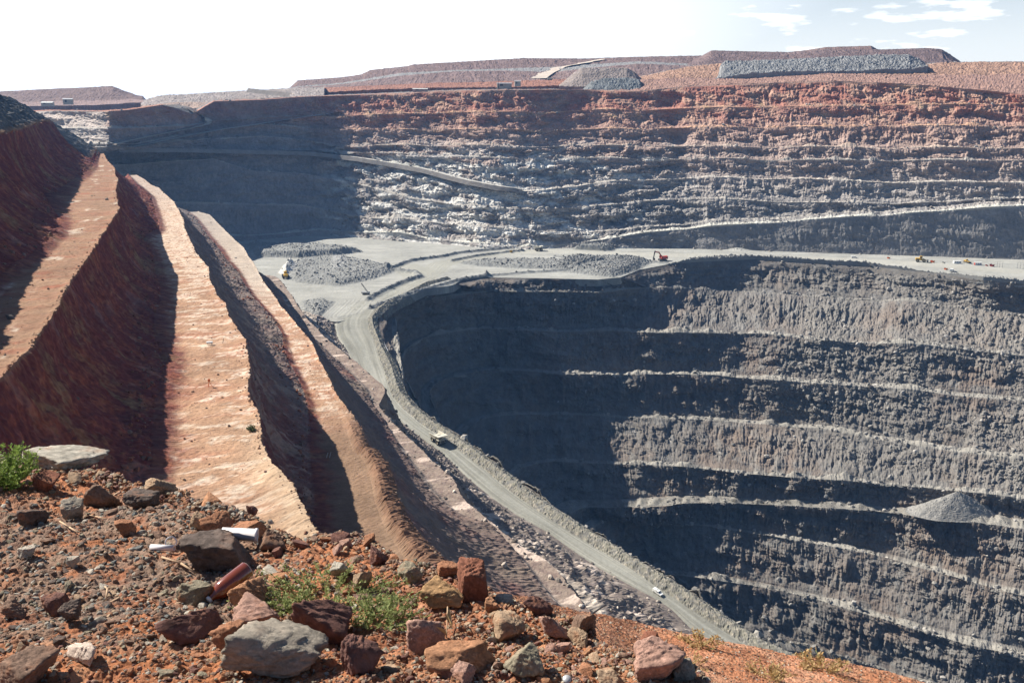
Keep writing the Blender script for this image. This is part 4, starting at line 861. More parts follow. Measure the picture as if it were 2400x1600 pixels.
scatter('gravel', 18000, g_fg, lambda: random.choice([1.8, 2.4, 3.0, 3.8, 4.6, 5.6, 6.6, 7.4]) * 1.0, (colsel_r, colsel_g), M_stone)
def g_sand():
    i = random.randrange(60, 296); j = random.randrange(0, 900); p = P_sand[i, j]; return p.copy(), float(np.linalg.norm(p)) / FPX, random.random() < .12
scatter('gravel', 15000, g_sand, lambda: random.choice([1.0, 1.3, 1.7, 2.2, 3.2]), (['rust', 'orange', 'red', 'tan', 'brown'], ['pale', 'tan']), M_sand)

# fallen blocks on the pit benches, below the walls and on the rocky slope above the ramp road
def field(Pg, w_, n, smin, smax, cols, mat):
    w_ = w_.ravel() / w_.sum(); idx = rng.choice(len(w_), n, p=w_); Q = Pg.reshape(-1, 3)[idx]; VV, FF, CC = [], [], []; off = 0
    for q in Q:
        s = smin * (smax / smin) ** (random.random() ** 2.2); P, F = small[1 + 2 * random.randrange(8)]; P = P / np.abs(P).max(0)
        P = (P * [s, s * random.uniform(.6, 1), s * random.uniform(.5, .9)]) @ rot(random.uniform(-.6, .6), random.uniform(-.6, .6), random.uniform(0, 6.3)).T
        c = np.array(random.choice(cols)) * random.uniform(.75, 1.3); VV.append(P + q + np.array([0, 0, s * .25])); FF.append(F + off); CC.append(np.tile(c, (len(P), 1))); off += len(P)
    tag(raw_mesh('rubble', np.concatenate(VV), np.concatenate(FF), mat, cols=np.concatenate(CC)), kind='stuff')
gcol = [(.21, .20, .185), (.26, .245, .22), (.17, .16, .15), (.33, .31, .28)]
pxx = px_of(P_pit)[0]; sgp = (np.round(pit_seg) % 2 == 1) * 1.0
field(P_pit, (.03 + sgp * .25 + pit_rub ** 2 * .5 * (P_pit[..., 2] > -330)) * (pxx > 1080), 5200, .7, 3.0, gcol, M_pit)
field(P_far, (far_bench * .5 + .15 * far_brk) * (P_far[..., 2] < 5), 1500, 1.0, 3.0, [(.30, .28, .26), (.38, .36, .33), (.24, .22, .2)], M_far)
field(P_left, left_rf + .004, 5200, .35, 1.5, [(.22, .19, .165), (.36, .31, .26), (.15, .13, .115), (.5, .43, .36)], M_left)
H_ = np.zeros(P_floor.shape[:2]); H_[:H.shape[0]] = np.clip(H - 1.2, 0, 6)
field(P_floor, H_ + .001, 2200, .5, 2.0, [(.27, .265, .25), (.22, .218, .21), (.32, .31, .29)], M_floor)
field(P_left, left_edge, 2600, .12, .5, [(.33, .20, .13), (.25, .13, .09), (.40, .29, .2), (.16, .10, .08)], M_left)
field(P_left, left_toe, 3000, .2, 1.1, [(.17, .07, .05), (.24, .10, .06), (.2, .13, .1)], M_left)

# ================================================================== MACHINES AND SMALL THINGS
class MB:
    def __init__(s): s.bm = bmesh.new()
    def box(s, c, d, r=(0, 0, 0), taper=None, bevel=0.0):
        g = bmesh.ops.create_cube(s.bm, size=1); vs = g['verts']
        for v in vs:
            v.co = Vector((v.co.x * d[0], v.co.y * d[1], v.co.z * d[2]))
            if taper and v.co.z > 0: v.co.x *= taper[0]; v.co.y *= taper[1]
        if bevel:
            es = list({e for v in vs for e in v.link_edges}); b = bmesh.ops.bevel(s.bm, geom=es, offset=bevel, segments=2, affect='EDGES', profile=.6); vs = list({v for f in b['faces'] for v in f.verts} | {v for v in vs if v.is_valid})
        M = Matrix.Translation(c) @ Euler(r).to_matrix().to_4x4(); bmesh.ops.transform(s.bm, matrix=M, verts=vs); return s
    def cyl(s, a, b, r1, r2=None, n=16):
        a = Vector(a); b = Vector(b); d = b - a; M = Matrix.Translation((a + b) / 2) @ d.to_track_quat('Z', 'Y').to_matrix().to_4x4()
        bmesh.ops.create_cone(s.bm, cap_ends=True, segments=n, radius1=r1, radius2=r1 if r2 is None else r2, depth=d.length, matrix=M); return s
    def prism(s, pts, x0, x1):            # side outline in (y, z), width along x
        A = [s.bm.verts.new((x0, p[0], p[1])) for p in pts]; B = [s.bm.verts.new((x1, p[0], p[1])) for p in pts]; n = len(pts)
        s.bm.faces.new(A[::-1]); s.bm.faces.new(B)
        for i in range(n): s.bm.faces.new((A[i], A[(i + 1) % n], B[(i + 1) % n], B[i]))
        return s
    def sheet(s, pts, th):                # thin plate from a 3-D quad
        P = [Vector(p) for p in pts]; n = (P[1] - P[0]).cross(P[2] - P[0]).normalized() * th
        A = [s.bm.verts.new(p) for p in P]; B = [s.bm.verts.new(p + n) for p in P]; k = len(P)
        s.bm.faces.new(A[::-1]); s.bm.faces.new(B)
        for i in range(k): s.bm.faces.new((A[i], A[(i + 1) % k], B[(i + 1) % k], B[i]))
        return s
    def lathe(s, prof, n=28):
        rings = [[s.bm.verts.new((r * math.cos(2 * math.pi * i / n), r * math.sin(2 * math.pi * i / n), z)) for i in range(n)] for r, z in prof]
        for a, b in zip(rings[:-1], rings[1:]):
            for i in range(n): s.bm.faces.new((a[i], a[(i + 1) % n], b[(i + 1) % n], b[i]))
        return s
    def build(s, name, mat, parent=None, smooth=False):
        bmesh.ops.recalc_face_normals(s.bm, faces=s.bm.faces); me = D.meshes.new(name); s.bm.to_mesh(me); s.bm.free()
        if smooth: me.shade_smooth()
        return link_mesh(name, me, mat, parent)
def thing(name, loc, rz, label, cat, group=None, rx=0, ry=0, sc=1.0):
    e = D.objects.new(name, None); COL.objects.link(e); e.location = loc; e.rotation_euler = (rx, ry, rz); e.scale = (sc, sc, sc); return tag(e, label, cat, group)
m_cream = flat_mat('cream_paint', (.58, .55, .46), .55); m_yel = flat_mat('yellow_paint', (.60, .36, .04), .5); m_tyre = flat_mat('tyre_rubber', (.03, .03, .032), .9)
m_steel = flat_mat('dark_steel', (.07, .07, .075), .6, .3); m_white = flat_mat('white_paint', (.75, .75, .72), .45); m_redp = flat_mat('red_paint', (.38, .05, .03), .5)
m_orange = flat_mat('orange_paint', (.70, .18, .03), .5); m_glass = flat_mat('window_glass', (.03, .04, .05), .15); m_bed = flat_mat('worn_bed_steel', (.42, .42, .40), .6, .2)
m_rim = flat_mat('rim_dusty', (.42, .36, .24), .7); m_galv = flat_mat('galvanised', (.5, .5, .5), .5, .4); m_roof = flat_mat('roof_sheet', (.78, .78, .74), .5); m_wood = flat_mat('dry_wood', (.42, .28, .17), .9)
m_tent = flat_mat('shed_wall', (.40, .38, .34), .8)
def wheel(parent, x, y, r, w, name='wheel'):
    b = MB(); prof = [(r * .62, -w / 2), (r * .93, -w / 2), (r, -w * .34), (r, w * .34), (r * .93, w / 2), (r * .62, w / 2), (r * .60, w * .2), (r * .60, -w * .2), (r * .62, -w / 2)]
    b.lathe(prof, 26); o = b.build(name, m_tyre, parent, False); o.rotation_euler = (0, math.pi / 2, 0); o.location = (x, y, r)
    h = MB(); h.lathe([(.01, w * .1), (r * .35, w * .12), (r * .42, w * .3), (r * .60, w * .34), (r * .60, -w * .34), (r * .42, -w * .3), (r * .35, -w * .12), (.01, -w * .1)], 20)
    h.build('rim', m_rim, o, True); return o
def dump_truck(loc, rz, label, rx=0, paint=m_cream, sc=1.0):
    """front towards -y; about 13 m long, 7.4 m wide over the body"""
    t = thing('haul_truck', loc, rz, label, 'haul truck', 'haul trucks in the pit', rx=rx, sc=sc)
    for x in (-2.75, 2.75): wheel(t, x, -3.4, 1.75, 1.1)
    for x in (-2.9, -1.65, 1.65, 2.9): wheel(t, x, 2.9, 1.75, 1.05)
    c = MB(); c.box((-.75, .2, 2.2), (.5, 10, .9)).box((.75, .2, 2.2), (.5, 10, .9)).cyl((-2.9, 2.9, 1.75), (2.9, 2.9, 1.75), .55).cyl((-2.7, -3.4, 1.75), (2.7, -3.4, 1.75), .38).box((0, -4.9, 1.35), (5.8, .5, .7), bevel=.1)
    c.box((-2.2, -.3, 2.0), (1.1, 2.2, 1.3), bevel=.15).box((2.2, -.3, 2.0), (1.1, 2.2, 1.3), bevel=.15); c.build('chassis', m_steel, t)
    g = MB(); g.box((0, -4.35, 2.55), (2.9, 1.7, 1.9), bevel=.12); eng = g.build('engine_hood', paint, t)
    gr = MB(); gr.box((0, -5.24, 2.5), (2.3, .06, 1.5))
    for i in range(7): gr.box((0, -5.29, 1.9 + i * .2), (2.3, .05, .05))
    gr.build('grille', m_steel, eng)
    d = MB(); d.box((0, -3.9, 3.62), (6.6, 3.0, .16))
    for x in (-3.25, 3.25):
        for y in (-5.3, -4.2, -3.2): d.cyl((x, y, 3.6), (x, y, 4.6), .04, n=6)
        d.box((x, -4.2, 4.6), (.06, 2.4, .06)).box((x, -4.2, 4.15), (.05, 2.4, .05))
    d.box((0, -5.35, 4.6), (6.5, .06, .06)).box((0, -5.35, 4.15), (6.5, .05, .05)); d.build('deck', paint, t)
    k = MB(); k.box((-1.75, -3.7, 4.5), (1.9, 1.9, 1.65), bevel=.1); cab = k.build('cab', paint, t)
    MB().box((-1.75, -4.66, 4.7), (1.6, .06, .85)).box((-2.72, -3.7, 4.7), (.06, 1.4, .8)).box((-.78, -3.7, 4.7), (.06, 1.4, .8)).build('windscreen', m_glass, cab)
    l = MB()
    for s_ in (-1, 1):
        l.box((2.5 + .25 * s_, -5.45, 2.4), (.06, .06, 2.5), (.12, 0, 0))
    for i in range(8): l.box((2.5, -5.6 + i * .04, 1.35 + i * .3), (.5, .06, .05))
    l.build('ladder', m_galv, t)
    for x in (-1.9, 1.9): MB().cyl((x, -5.2, 1.75), (x, -5.3, 1.75), .2, n=12).build('headlight', m_white, t)
    # body: floor, sides, front wall, canopy
    w = 3.55; b = MB()
    b.sheet([(-w + .25, 5.9, 3.2), (w - .25, 5.9, 3.2), (w - .25, 4.9, 3.0), (-w + .25, 4.9, 3.0)], -.22)
    b.sheet([(-w + .25, 4.9, 3.0), (w - .25, 4.9, 3.0), (w - .35, -1.2, 3.35), (-w + .35, -1.2, 3.35)], -.25)
    b.sheet([(-w + .35, -1.2, 3.35), (w - .35, -1.2, 3.35), (w, -2.6, 5.9), (-w, -2.6, 5.9)], -.22)
    for s_ in (-1, 1):
        b.sheet([(s_ * (w - .25), 6.0, 3.2), (s_ * (w - .25), 4.9, 3.0), (s_ * (w - .35), -1.2, 3.35), (s_ * w, -2.6, 5.9), (s_ * w, 1.0, 5.7), (s_ * w, 6.2, 5.0)], .22 * s_)
        b.box((s_ * (w + .05), 1.8, 5.55), (.32, 8.6, .3), (-.085, 0, 0))
        for y in (-.6, .9, 2.4, 3.9, 5.2): b.box((s_ * (w + .12), y, 4.4 - .03 * y), (.22, .3, 2.2))
    body = b.build('dump_body', paint, t)
    cp = MB(); cp.prism([(-2.45, 5.75), (-2.45, 6.05), (-5.7, 6.35), (-5.7, 6.12)], -3.7, 3.7); cp.box((0, -5.65, 6.4), (7.4, .18, .3)); cp.box((-3.6, -4.1, 6.35), (.18, 3.1, .3)); cp.box((3.6, -4.1, 6.35), (.18, 3.1, .3)); cp.build('canopy', paint, body)
    return t
def on_road(x, y):
    d = np.hypot(*(np.array(px_of(R2d)) - np.array([[x], [y]]))); i = int(np.argmin(d)); return i
def floor_at(x, y, P=None):
    P = P_floor if P is None else P; a, b = px_of(P); j = np.argmin((a - x) ** 2 + (b - y) ** 2); return P.reshape(-1, 3)[j].copy()
i = on_road(1040, 1036); h = R2d[i + 6] - R2d[i - 6]; hd = math.atan2(h[1], h[0]); mid_ = (R2d[i] * .50 + R1m[i] * .50)
grade = math.atan2(h[2], math.hypot(h[0], h[1]))
# climbs away from us? its open canopy faces us, so the front (-y) looks down the road towards the view
dump_truck((mid_[0], mid_[1], mid_[2] + .05), hd - math.pi / 2, 'cream haul truck with empty body driving on the ramp road beside the berm', rx=grade)
p = floor_at(1262, 588) + np.array([0, 0, .1]); dump_truck((p[0], p[1], p[2]), math.radians(102), 'dark haul truck seen from the side at the junction on the pit floor', sc=1.0)
p = floor_at(1288, 188, P_far); dump_truck(tuple(atY(1289, 189, 1630)), math.radians(-80), 'tiny haul truck on the far rim where the uphill road starts', sc=.8)
def light_truck(name, loc, rz, label, cat, paint=m_white, tray=m_galv, L_=5.0, sc=1.0, rx=0, canopy=True, group=None):
    t = thing(name, loc, rz, label, cat, group, rx=rx, sc=sc)
    for x in (-.8, .8):
        for y in (-1.5, 1.5): wheel(t, x, y, .38, .25)
    MB().prism([(-2.5, .45), (-2.5, 1.0), (-1.3, 1.1), (-.8, 1.75), (.4, 1.78), (.5, .95), (2.5, .95), (2.5, .45)], -.9, .9).build('body', paint, t)
    MB().box((0, -1.05, 1.42), (1.5, .04, .5), (-.7, 0, 0)).box((-.91, -.3, 1.42), (.03, 1.0, .42)).box((.91, -.3, 1.42), (.03, 1.0, .42)).build('window', m_glass, t)
    if canopy: MB().box((0, 1.55, 1.4), (1.82, 1.95, .85), bevel=.08).build('canopy', paint, t)
    return t
i = on_road(1552, 1384); h = R2d[i + 6] - R2d[i - 6]; hd = math.atan2(h[1], h[0]); md = R2d[i] * .42 + R1m[i] * .58
t_ = light_truck('utility_vehicle', tuple(md + np.array([0, 0, .05])), hd - math.pi / 2, 'small white utility vehicle on the ramp road near the orange slope', 'utility vehicle', rx=math.atan2(h[2], math.hypot(h[0], h[1])), sc=1.1)
p = floor_at(2003, 605); light_truck('utility_vehicle', tuple(p), 1.3, 'small white utility vehicle alone between the excavator and the parked machines', 'utility vehicle', sc=1.5)
def tracks(t, L_=5.5, w=.8, gap=3.4, hh=1.1):
    for s_ in (-1, 1):
        MB().prism([(-L_ / 2, hh * .5), (-L_ / 2 + .4, 0.02), (L_ / 2 - .4, 0.02), (L_ / 2, hh * .5), (L_ / 2 - .4, hh), (-L_ / 2 + .4, hh)], s_ * gap / 2 - w / 2, s_ * gap / 2 + w / 2).build('track', m_steel, t)
def excavator(loc, rz, label, sc):
    t = thing('excavator', loc, rz, label, 'excavator', sc=sc); tracks(t)
    MB().box((0, .9, 2.2), (3.2, 4.2, 1.7), bevel=.2).box((0, 2.7, 2.2), (3.3, 1.0, 1.9), bevel=.25).build('house', m_redp, t)
    c = MB().box((-1.1, -1.2, 2.5), (1.1, 1.5, 1.9), bevel=.1).build('cab', m_redp, t); MB().box((-1.1, -1.98, 2.7), (.9, .05, 1.2)).box((-1.68, -1.2, 2.7), (.05, 1.2, 1.1)).build('windscreen', m_glass, c)
    b = MB(); b.prism([(-.6, 2.0), (-.2, 2.6), (-2.6, 5.9), (-5.4, 6.3), (-5.5, 5.7), (-3.0, 5.2)], .2, .8); boom = b.build('boom', m_redp, t)
    MB().prism([(-5.0, 6.8), (-5.8, 6.6), (-6.5, 2.0), (-6.0, 1.9)], .25, .75).build('dipper_arm', m_steel, t)
    MB().prism([(-6.6, 2.3), (-5.8, 2.2), (-5.1, 1.2), (-5.6, .5), (-6.5, .6)], -.35, 1.35).build('bucket', m_steel, t); return t
p = floor_at(1553, 611); excavator((p[0], p[1], p[2]), math.radians(-85), 'red excavator with raised boom standing at the edge of the pit floor', 1.9)
def drill(loc, rz, label, sc):
    t = thing('drill_rig', loc, rz, label, 'drill rig', sc=sc); tracks(t, 6, .8, 3.2)
    MB().box((0, .8, 1.9), (3.0, 6.2, 1.4), bevel=.15).build('deck', m_galv, t); MB().box((.6, -2.9, 2.2), (1.3, 1.3, 1.8), bevel=.1).build('cab', m_white, t)
    b = MB(); L_ = 10.5
    for x in (-.35, .35):
        for y in (-.35, .35): b.cyl((x, y, 0), (x, y, L_), .08, n=6)
    for k in range(14):
        for s_ in (-1, 1): b.cyl((-.35 * s_, -.35, k * .75), (.35 * s_, -.35, k * .75 + .75), .05, n=5); b.cyl((-.35, -.35 * s_, k * .75), (-.35, .35 * s_, k * .75 + .75), .05, n=5)
    m = b.build('mast', m_steel, t); m.location = (0, -2.0, 1.6); m.rotation_euler = (-.60, 0, 0)
    return t
p = floor_at(858, 690); drill(tuple(p), math.radians(82), 'drill rig with leaning lattice mast on the pale floor left of the ramp road', 1.15)
def loader(loc, rz, label, sc, paint=m_yel):
    t = thing('wheel_loader', loc, rz, label, 'wheel loader', sc=sc)
    for x in (-1.4, 1.4):
        for y in (-1.9, 1.9): wheel(t, x, y, 1.0, .75)
    MB().box((0, 1.6, 2.0), (2.2, 3.2, 1.3), bevel=.2).box((0, -.9, 1.6), (1.5, 2.2, .9), bevel=.1).build('body', paint, t)
    c = MB().box((0, 0, 3.1), (1.6, 1.6, 1.6), bevel=.1).build('cab', paint, t); MB().box((0, -.82, 3.2), (1.3, .05, 1.0)).box((-.82, 0, 3.2), (.05, 1.2, 1.0)).box((.82, 0, 3.2), (.05, 1.2, 1.0)).build('window', m_glass, c)
    for x in (-.6, .6): MB().prism([(-1.2, 2.2), (-1.2, 2.6), (-3.9, 1.2), (-3.8, .8)], x - .12, x + .12).build('lift_arm', paint, t)
    MB().prism([(-3.8, .2), (-3.7, 1.5), (-4.6, 1.7), (-4.1, .9), (-4.9, .15)], -1.7, 1.7).build('bucket', m_steel, t); return t
p = floor_at(2157, 614); loader(tuple(p), math.radians(70), 'yellow wheel loader at the left end of the row of parked machines', 1.9)
p = floor_at(2266, 616); loader(tuple(p), math.radians(20), 'yellow wheel loader between the two white site buildings', 1.2)
p = floor_at(669, 652); loader(tuple(p), math.radians(200), 'yellow wheel loader working at the foot of the white heap behind the left benches', 2.0)
def site_box(loc, rz, label, dims, wall, end=None, cat='site building', name='site_building'):
    L_, W_, H_ = dims; t = thing(name, loc, rz, label, cat)
    MB().box((0, 0, H_ / 2), (L_, W_, H_), bevel=.05).build('wall', wall, t); MB().prism([(-W_ / 2 - .2, H_), (0, H_ + .5), (W_ / 2 + .2, H_)], -L_ / 2 - .2, L_ / 2 + .2).build('roof', m_roof, t)
    for k in range(3): MB().box((-L_ * .3 + k * L_ * .3, -W_ / 2 - .03, H_ * .6), (L_ * .12, .08, H_ * .32)).build('window', m_glass, t)
    if end: MB().box((-L_ / 2 - .1, 0, H_ * .5), (.2, W_ * .9, H_ * .9)).build('end_panel', end, t)
    return t
p = floor_at(2243, 617); site_box(tuple(p), .05, 'long white site building in the row of parked machines', (9, 3, 3), m_white)
p = floor_at(2292, 621); site_box(tuple(p), .05, 'shorter white site building with a red end, right of the small yellow loader', (8, 3, 3.2), m_white, m_redp)
def skip(loc, rz, label, m, dims, cat='skip', name='skip_bin'):
    L_, W_, H_ = dims; t = thing(name, loc, rz, label, cat)
    MB().prism([(-L_ / 2, H_), (-L_ * .35, .1), (L_ * .35, .1), (L_ / 2, H_), (L_ * .44, H_), (L_ * .32, .3), (-L_ * .32, .3), (-L_ * .44, H_)], -W_ / 2, W_ / 2).build('bin', m, t)
    MB().box((0, -L_ * .46, H_), (W_ + .2, .15, .2)).box((0, L_ * .46, H_), (W_ + .2, .15, .2)).build('rim', m_steel, t); return t
for x, y, lab, m, s_ in ((2083, 606, 'small orange bin standing alone near the foot of the far wall', m_orange, 3.2), (2186, 615, 'orange bin right of the large yellow wheel loader', m_orange, 4.2), (2211, 617, 'tan bin left of the long white site building', m_cream, 3.2),
                      (2325, 624, 'dark red bin right of the white site building with a red end', m_redp, 4.4), (2312, 623, 'small dark red bin beside the larger dark red one', m_redp, 2.6), (2216, 632, 'orange brown bin on the open floor left of the red and white truck', m_orange, 3.4)):
    p = floor_at(x, y); skip(tuple(p), .3, lab, m, (s_, s_ * .8, s_ * .55))
p = floor_at(2231, 636); light_truck('service_truck', tuple(p), 2.6, 'red and white service truck parked in front of the row of machines', 'truck', m_white, sc=2.0)
p = floor_at(1197, 590); skip(tuple(p), .3, 'small yellow bin beside the junction of the pit floor roads', m_yel, (4, 3, 2))
for k, x in enumerate((2336, 2342, 2349, 2383, 2390, 2398)):
    p = floor_at(x, 625 + k); MB_ = MB().cyl((0, 0, 0), (0, 0, 6.5), .14, .1, n=8).box((0, 0, .15), (.6, .6, .3)).box((0, 0, 6.5), (.5, .12, .12)); o = MB_.build('marker_post', m_steel); o.location = p
    tag(o, 'thin dark post in the row of posts at the right end of the parked machines', 'post', 'thin posts at the right end of the floor')
# sheds and tanks on the rim
def shed(px, py, Yd, dims, label, rz=0, roofc=m_roof, wall=m_tent):
    p = atY(px, py, Yd); t = thing('shed', tuple(p), rz, label, 'shed'); L_, W_, H_ = dims
    MB().box((0, 0, H_ / 2 - 2), (L_, W_, H_ + 4)).build('wall', wall, t); MB().prism([(-W_ / 2 - .5, H_), (0, H_ + W_ * .16), (W_ / 2 + .5, H_)], -L_ / 2 - .6, L_ / 2 + .6).build('roof', roofc, t)
    MB().box((-L_ * .2, -W_ / 2 - .05, H_ * .4), (L_ * .2, .1, H_ * .8)).build('door', m_steel, t)
shed(112, 244, 1560, (18, 10, 2.2), 'low shed with a bright white roof on the far left rim', .1); shed(160, 240, 1580, (15, 10, 5), 'grey box shed right of the white roofed shed on the far left rim', .3, m_galv)
shed(985, 212, 1500, (24, 6, 2.2), 'long low shed with a white ribbed roof on the far rim', .0, m_roof)
shed(1182, 202, 1520, (24, 8, 4), 'long grey blue shed at the rim left of the far haul road', .05, m_galv); shed(1213, 197, 1560, (10, 8, 4), 'small grey shed right of the long grey blue one on the rim', .05, m_galv)
for px_1, py_1, Yd, hh in ((1168, 204, 1515, 24), (1619, 158, 1640, 14)):
    p = atY(px_1, py_1, Yd); b = MB().cyl((0, 0, -2), (0, 0, hh), .35, .2, n=8).box((0, 0, hh), (4.5, .4, .5)).box((0, 0, -1), (1.5, 1.5, 2)); o = b.build('lighting_mast', m_steel); o.location = p
    tag(o, 'thin lighting mast beside the long grey blue shed on the rim' if hh > 20 else 'thin lighting mast on the orange embankment under the dark dumps', 'mast')

# things on the near benches
def bench_at(x, y): return floor_at(x, y, P_left)
p = bench_at(490, 905); t = thing('survey_target', tuple(p), .4, 'orange survey tripod standing on the middle of the pale second bench', 'survey tripod', sc=1.35)
for a_ in (0, 2.1, 4.2): MB().cyl((.55 * math.cos(a_), .55 * math.sin(a_), 0), (0, 0, 1.25), .05, n=6).build('leg', m_orange, t)
MB().box((0, 0, 1.5), (.55, .2, .6), bevel=.05).build('target_plate', m_orange, t)
p = bench_at(491, 808); t = thing('monitoring_box', tuple(p), .2, 'small white instrument box on the second bench above the orange tripod', 'instrument box', sc=1.4)
MB().box((0, 0, .6), (1.5, .8, .5), bevel=.05).build('cabinet', m_white, t)
for x in (-.5, .5): MB().cyl((x, 0, 0), (x, 0, .4), .06, n=6).build('leg', m_steel, t)
for k, (x, y, lab) in enumerate(((766, 1072, 'left one of two leaning white pegs at the step in the third bench'), (772, 1071, 'right one of two leaning white pegs at the step in the third bench'), (521, 805, 'short dark peg at the crest of the second bench beside the instrument box'), (443, 695, 'short dark peg on the upper part of the second bench'))):
    p = bench_at(x, y); o = MB().cyl((0, 0, 0), (.5, .1, 1.7), .07, n=8).box((.5, .1, 1.7), (.16, .16, .16)).build('marker_peg', m_white if k < 2 else m_steel); o.location = p; tag(o, lab, 'peg')

# ------------------------------------------------------------------ litter on the lip
def set_near(o, px, py, dz=0.0, ry=0, rx=0, rz=0):
    g = ground_at(px, py); o.location = (g[0], g[1], g[2] + dz); o.rotation_euler = (rx, ry, rz); return float(np.linalg.norm(g)) / FPX
m_brown = D.materials.new('brown_bottle'); m_brown.use_nodes = True; b_ = m_brown.node_tree.nodes['Principled BSDF']; b_.inputs['Base Color'].default_value = (.17, .035, .012, 1); b_.inputs['Roughness'].default_value = .16; b_.inputs['Coat Weight'].default_value = .6; b_.inputs['Specular IOR Level'].default_value = .7
t = thing('bottle', (0, 0, 0), 0, 'brown bottle lying neck down on the gravel above an orange rock', 'bottle')
r = .046; MB().lathe([(.001, -.115), (r * .8, -.115), (r, -.105), (r, .045), (r * .92, .062), (r * .62, .085), (r * .40, .100), (r * .34, .125)], 40).build('glass_body', m_brown, t, True)
MB().lathe([(r * .34, .118), (r * .40, .118), (r * .40, .130), (.001, .130)], 24).build('neck_ring', m_white, t, True)
set_near(t, 541, 1388, .062); dirv = Vector((-.62, -.72, -.30)); t.rotation_euler = dirv.to_track_quat('Z', 'Y').to_euler()
m_pvc = flat_mat('white_pipe_plastic', (.70, .66, .66), .35, dirt=.12)
t = thing('pipe', (0, 0, 0), 0, 'short white plastic pipe lying between the big dark slab and the brown block', 'pipe')
r = .036; MB().lathe([(r * .86, -.10), (r, -.10), (r, .085), (r * 1.1, .085), (r * 1.1, .10), (r * .86, .10), (r * .86, -.10)], 36).build('tube', m_pvc, t, True)
set_near(t, 565, 1283, .075); t.rotation_euler = Vector((1, .10, -.10)).to_track_quat('Z', 'Y').to_euler()
t = thing('pipe', (0, 0, 0), 0, 'thin white broken tube lying left of the big dark slab', 'pipe')
r = .017; MB().lathe([(r * .7, -.07), (r, -.07), (r, .07), (r * .7, .07), (r * .7, -.07)], 24).build('tube', m_pvc, t, True)
set_near(t, 382, 1292, .03); t.rotation_euler = Vector((1, -.1, .02)).to_track_quat('Z', 'Y').to_euler()
o = MB().lathe([(.026, -.006), (.034, -.006), (.034, .006), (.026, .006), (.026, -.006)], 28).build('plastic_ring', m_pvc, None, True); tag(o, 'white plastic ring above the thin white tube', 'ring'); set_near(o, 402, 1280, .03, rx=1.1, rz=.4)
o = MB().lathe([(.001, .002), (.016, .002), (.018, -.004), (.015, -.004), (.001, 0)], 28).build('round_disc', m_galv, None, True); tag(o, 'small round grey disc at the bottom edge of the view', 'disc'); set_near(o, 1329, 1596, .02, rx=.5)
def twig(pts, r, label, mat=None, name='stick'):
    b = MB(); P = [Vector(ground_at(x, y)) + Vector((0, 0, z)) for x, y, z in pts]
    for a, c in zip(P[:-1], P[1:]): b.cyl(a, c, r, r * .8, n=7)
    o = b.build(name, mat or m_wood, None, True); tag(o, label, 'stick'); return o
twig([(380, 1310, .03), (425, 1325, .025), (458, 1336, .015)], .006, 'long reddish stick lying below the thin white tube')
twig([(141, 1228, .03), (165, 1250, .03), (185, 1268, .02)], .005, 'pale dry stalk on the upper left of the stones')
twig([(205, 1208, .03), (225, 1218, .02), (252, 1232, .03)], .004, 'thin curved dry twig above the pale dry stalk')
twig([(246, 1370, .02), (252, 1385, .05), (248, 1400, .02)], .005, 'short crooked pale twig in the grey gravel')
twig([(628, 1300, .01), (632, 1275, .05), (640, 1262, .10)], .004, 'forked dry twig standing near the brown block')
twig([(1050, 1470, .10), (1047, 1510, .02)], .003, 'thin dry stem with leaves right of the big pinkish boulder')
i_ = 150; p = P_sand[-3, 215]; 
o = MB().cyl((0, 0, .02), (.26, .2, .08), .014, n=7).build('stick', m_steel); o.location = P_sand[int(300 - 14), 210]; tag(o, 'dark stick poking out of the crest of the orange slope', 'stick')
# dry leaves
m_leafd = flat_mat('dry_leaf', (.46, .30, .13), .8)
for k, (x, y) in enumerate(((1053, 1500), (1060, 1512), (1048, 1524))):
    o = MB().sheet([(0, 0, 0), (.012, .02, .008), (0, .065, 0), (-.012, .025, .01)], .001).build('dry_leaf', m_leafd); g = ground_at(x, y); o.location = (g[0], g[1], g[2] + .06); o.rotation_euler = (1.1, .3 * k, k * 1.3); tag(o, 'curled dry leaf caught beside the big pinkish boulder', 'leaf', 'curled dry leaves')

# ------------------------------------------------------------------ plants
def leaf_mat(name, c1, c2):
    m = D.materials.new(name); m.use_nodes = True; t = m.node_tree; n = t.nodes; b = n['Principled BSDF']; b.inputs['Roughness'].default_value = .7; b.inputs['Specular IOR Level'].default_value = .2
    oi = n.new('ShaderNodeNewGeometry'); mixn = n.new('ShaderNodeMix'); mixn.data_type = 'RGBA'; mixn.inputs['A'].default_value = (*c1, 1); mixn.inputs['B'].default_value = (*c2, 1)
    t.links.new(oi.outputs['Random Per Island'], mixn.inputs['Factor']); t.links.new(mixn.outputs['Result'], b.inputs['Base Color'])
    tl = n.new('ShaderNodeBsdfTranslucent'); t.links.new(mixn.outputs['Result'], tl.inputs['Color']); ms = n.new('ShaderNodeMixShader'); ms.inputs[0].default_value = .35
    t.links.new(b.outputs[0], ms.inputs[1]); t.links.new(tl.outputs[0], ms.inputs[2]); t.links.new(ms.outputs[0], n['Material Output'].inputs[0]); return m
m_bush = leaf_mat('bush_leaf', (.13, .20, .04), (.28, .37, .09)); m_weed = leaf_mat('weed_leaf', (.17, .21, .07), (.33, .36, .15)); m_dry = leaf_mat('dry_grass', (.42, .28, .12), (.52, .38, .2)); m_stem = flat_mat('green_stem', (.22, .24, .08), .8)
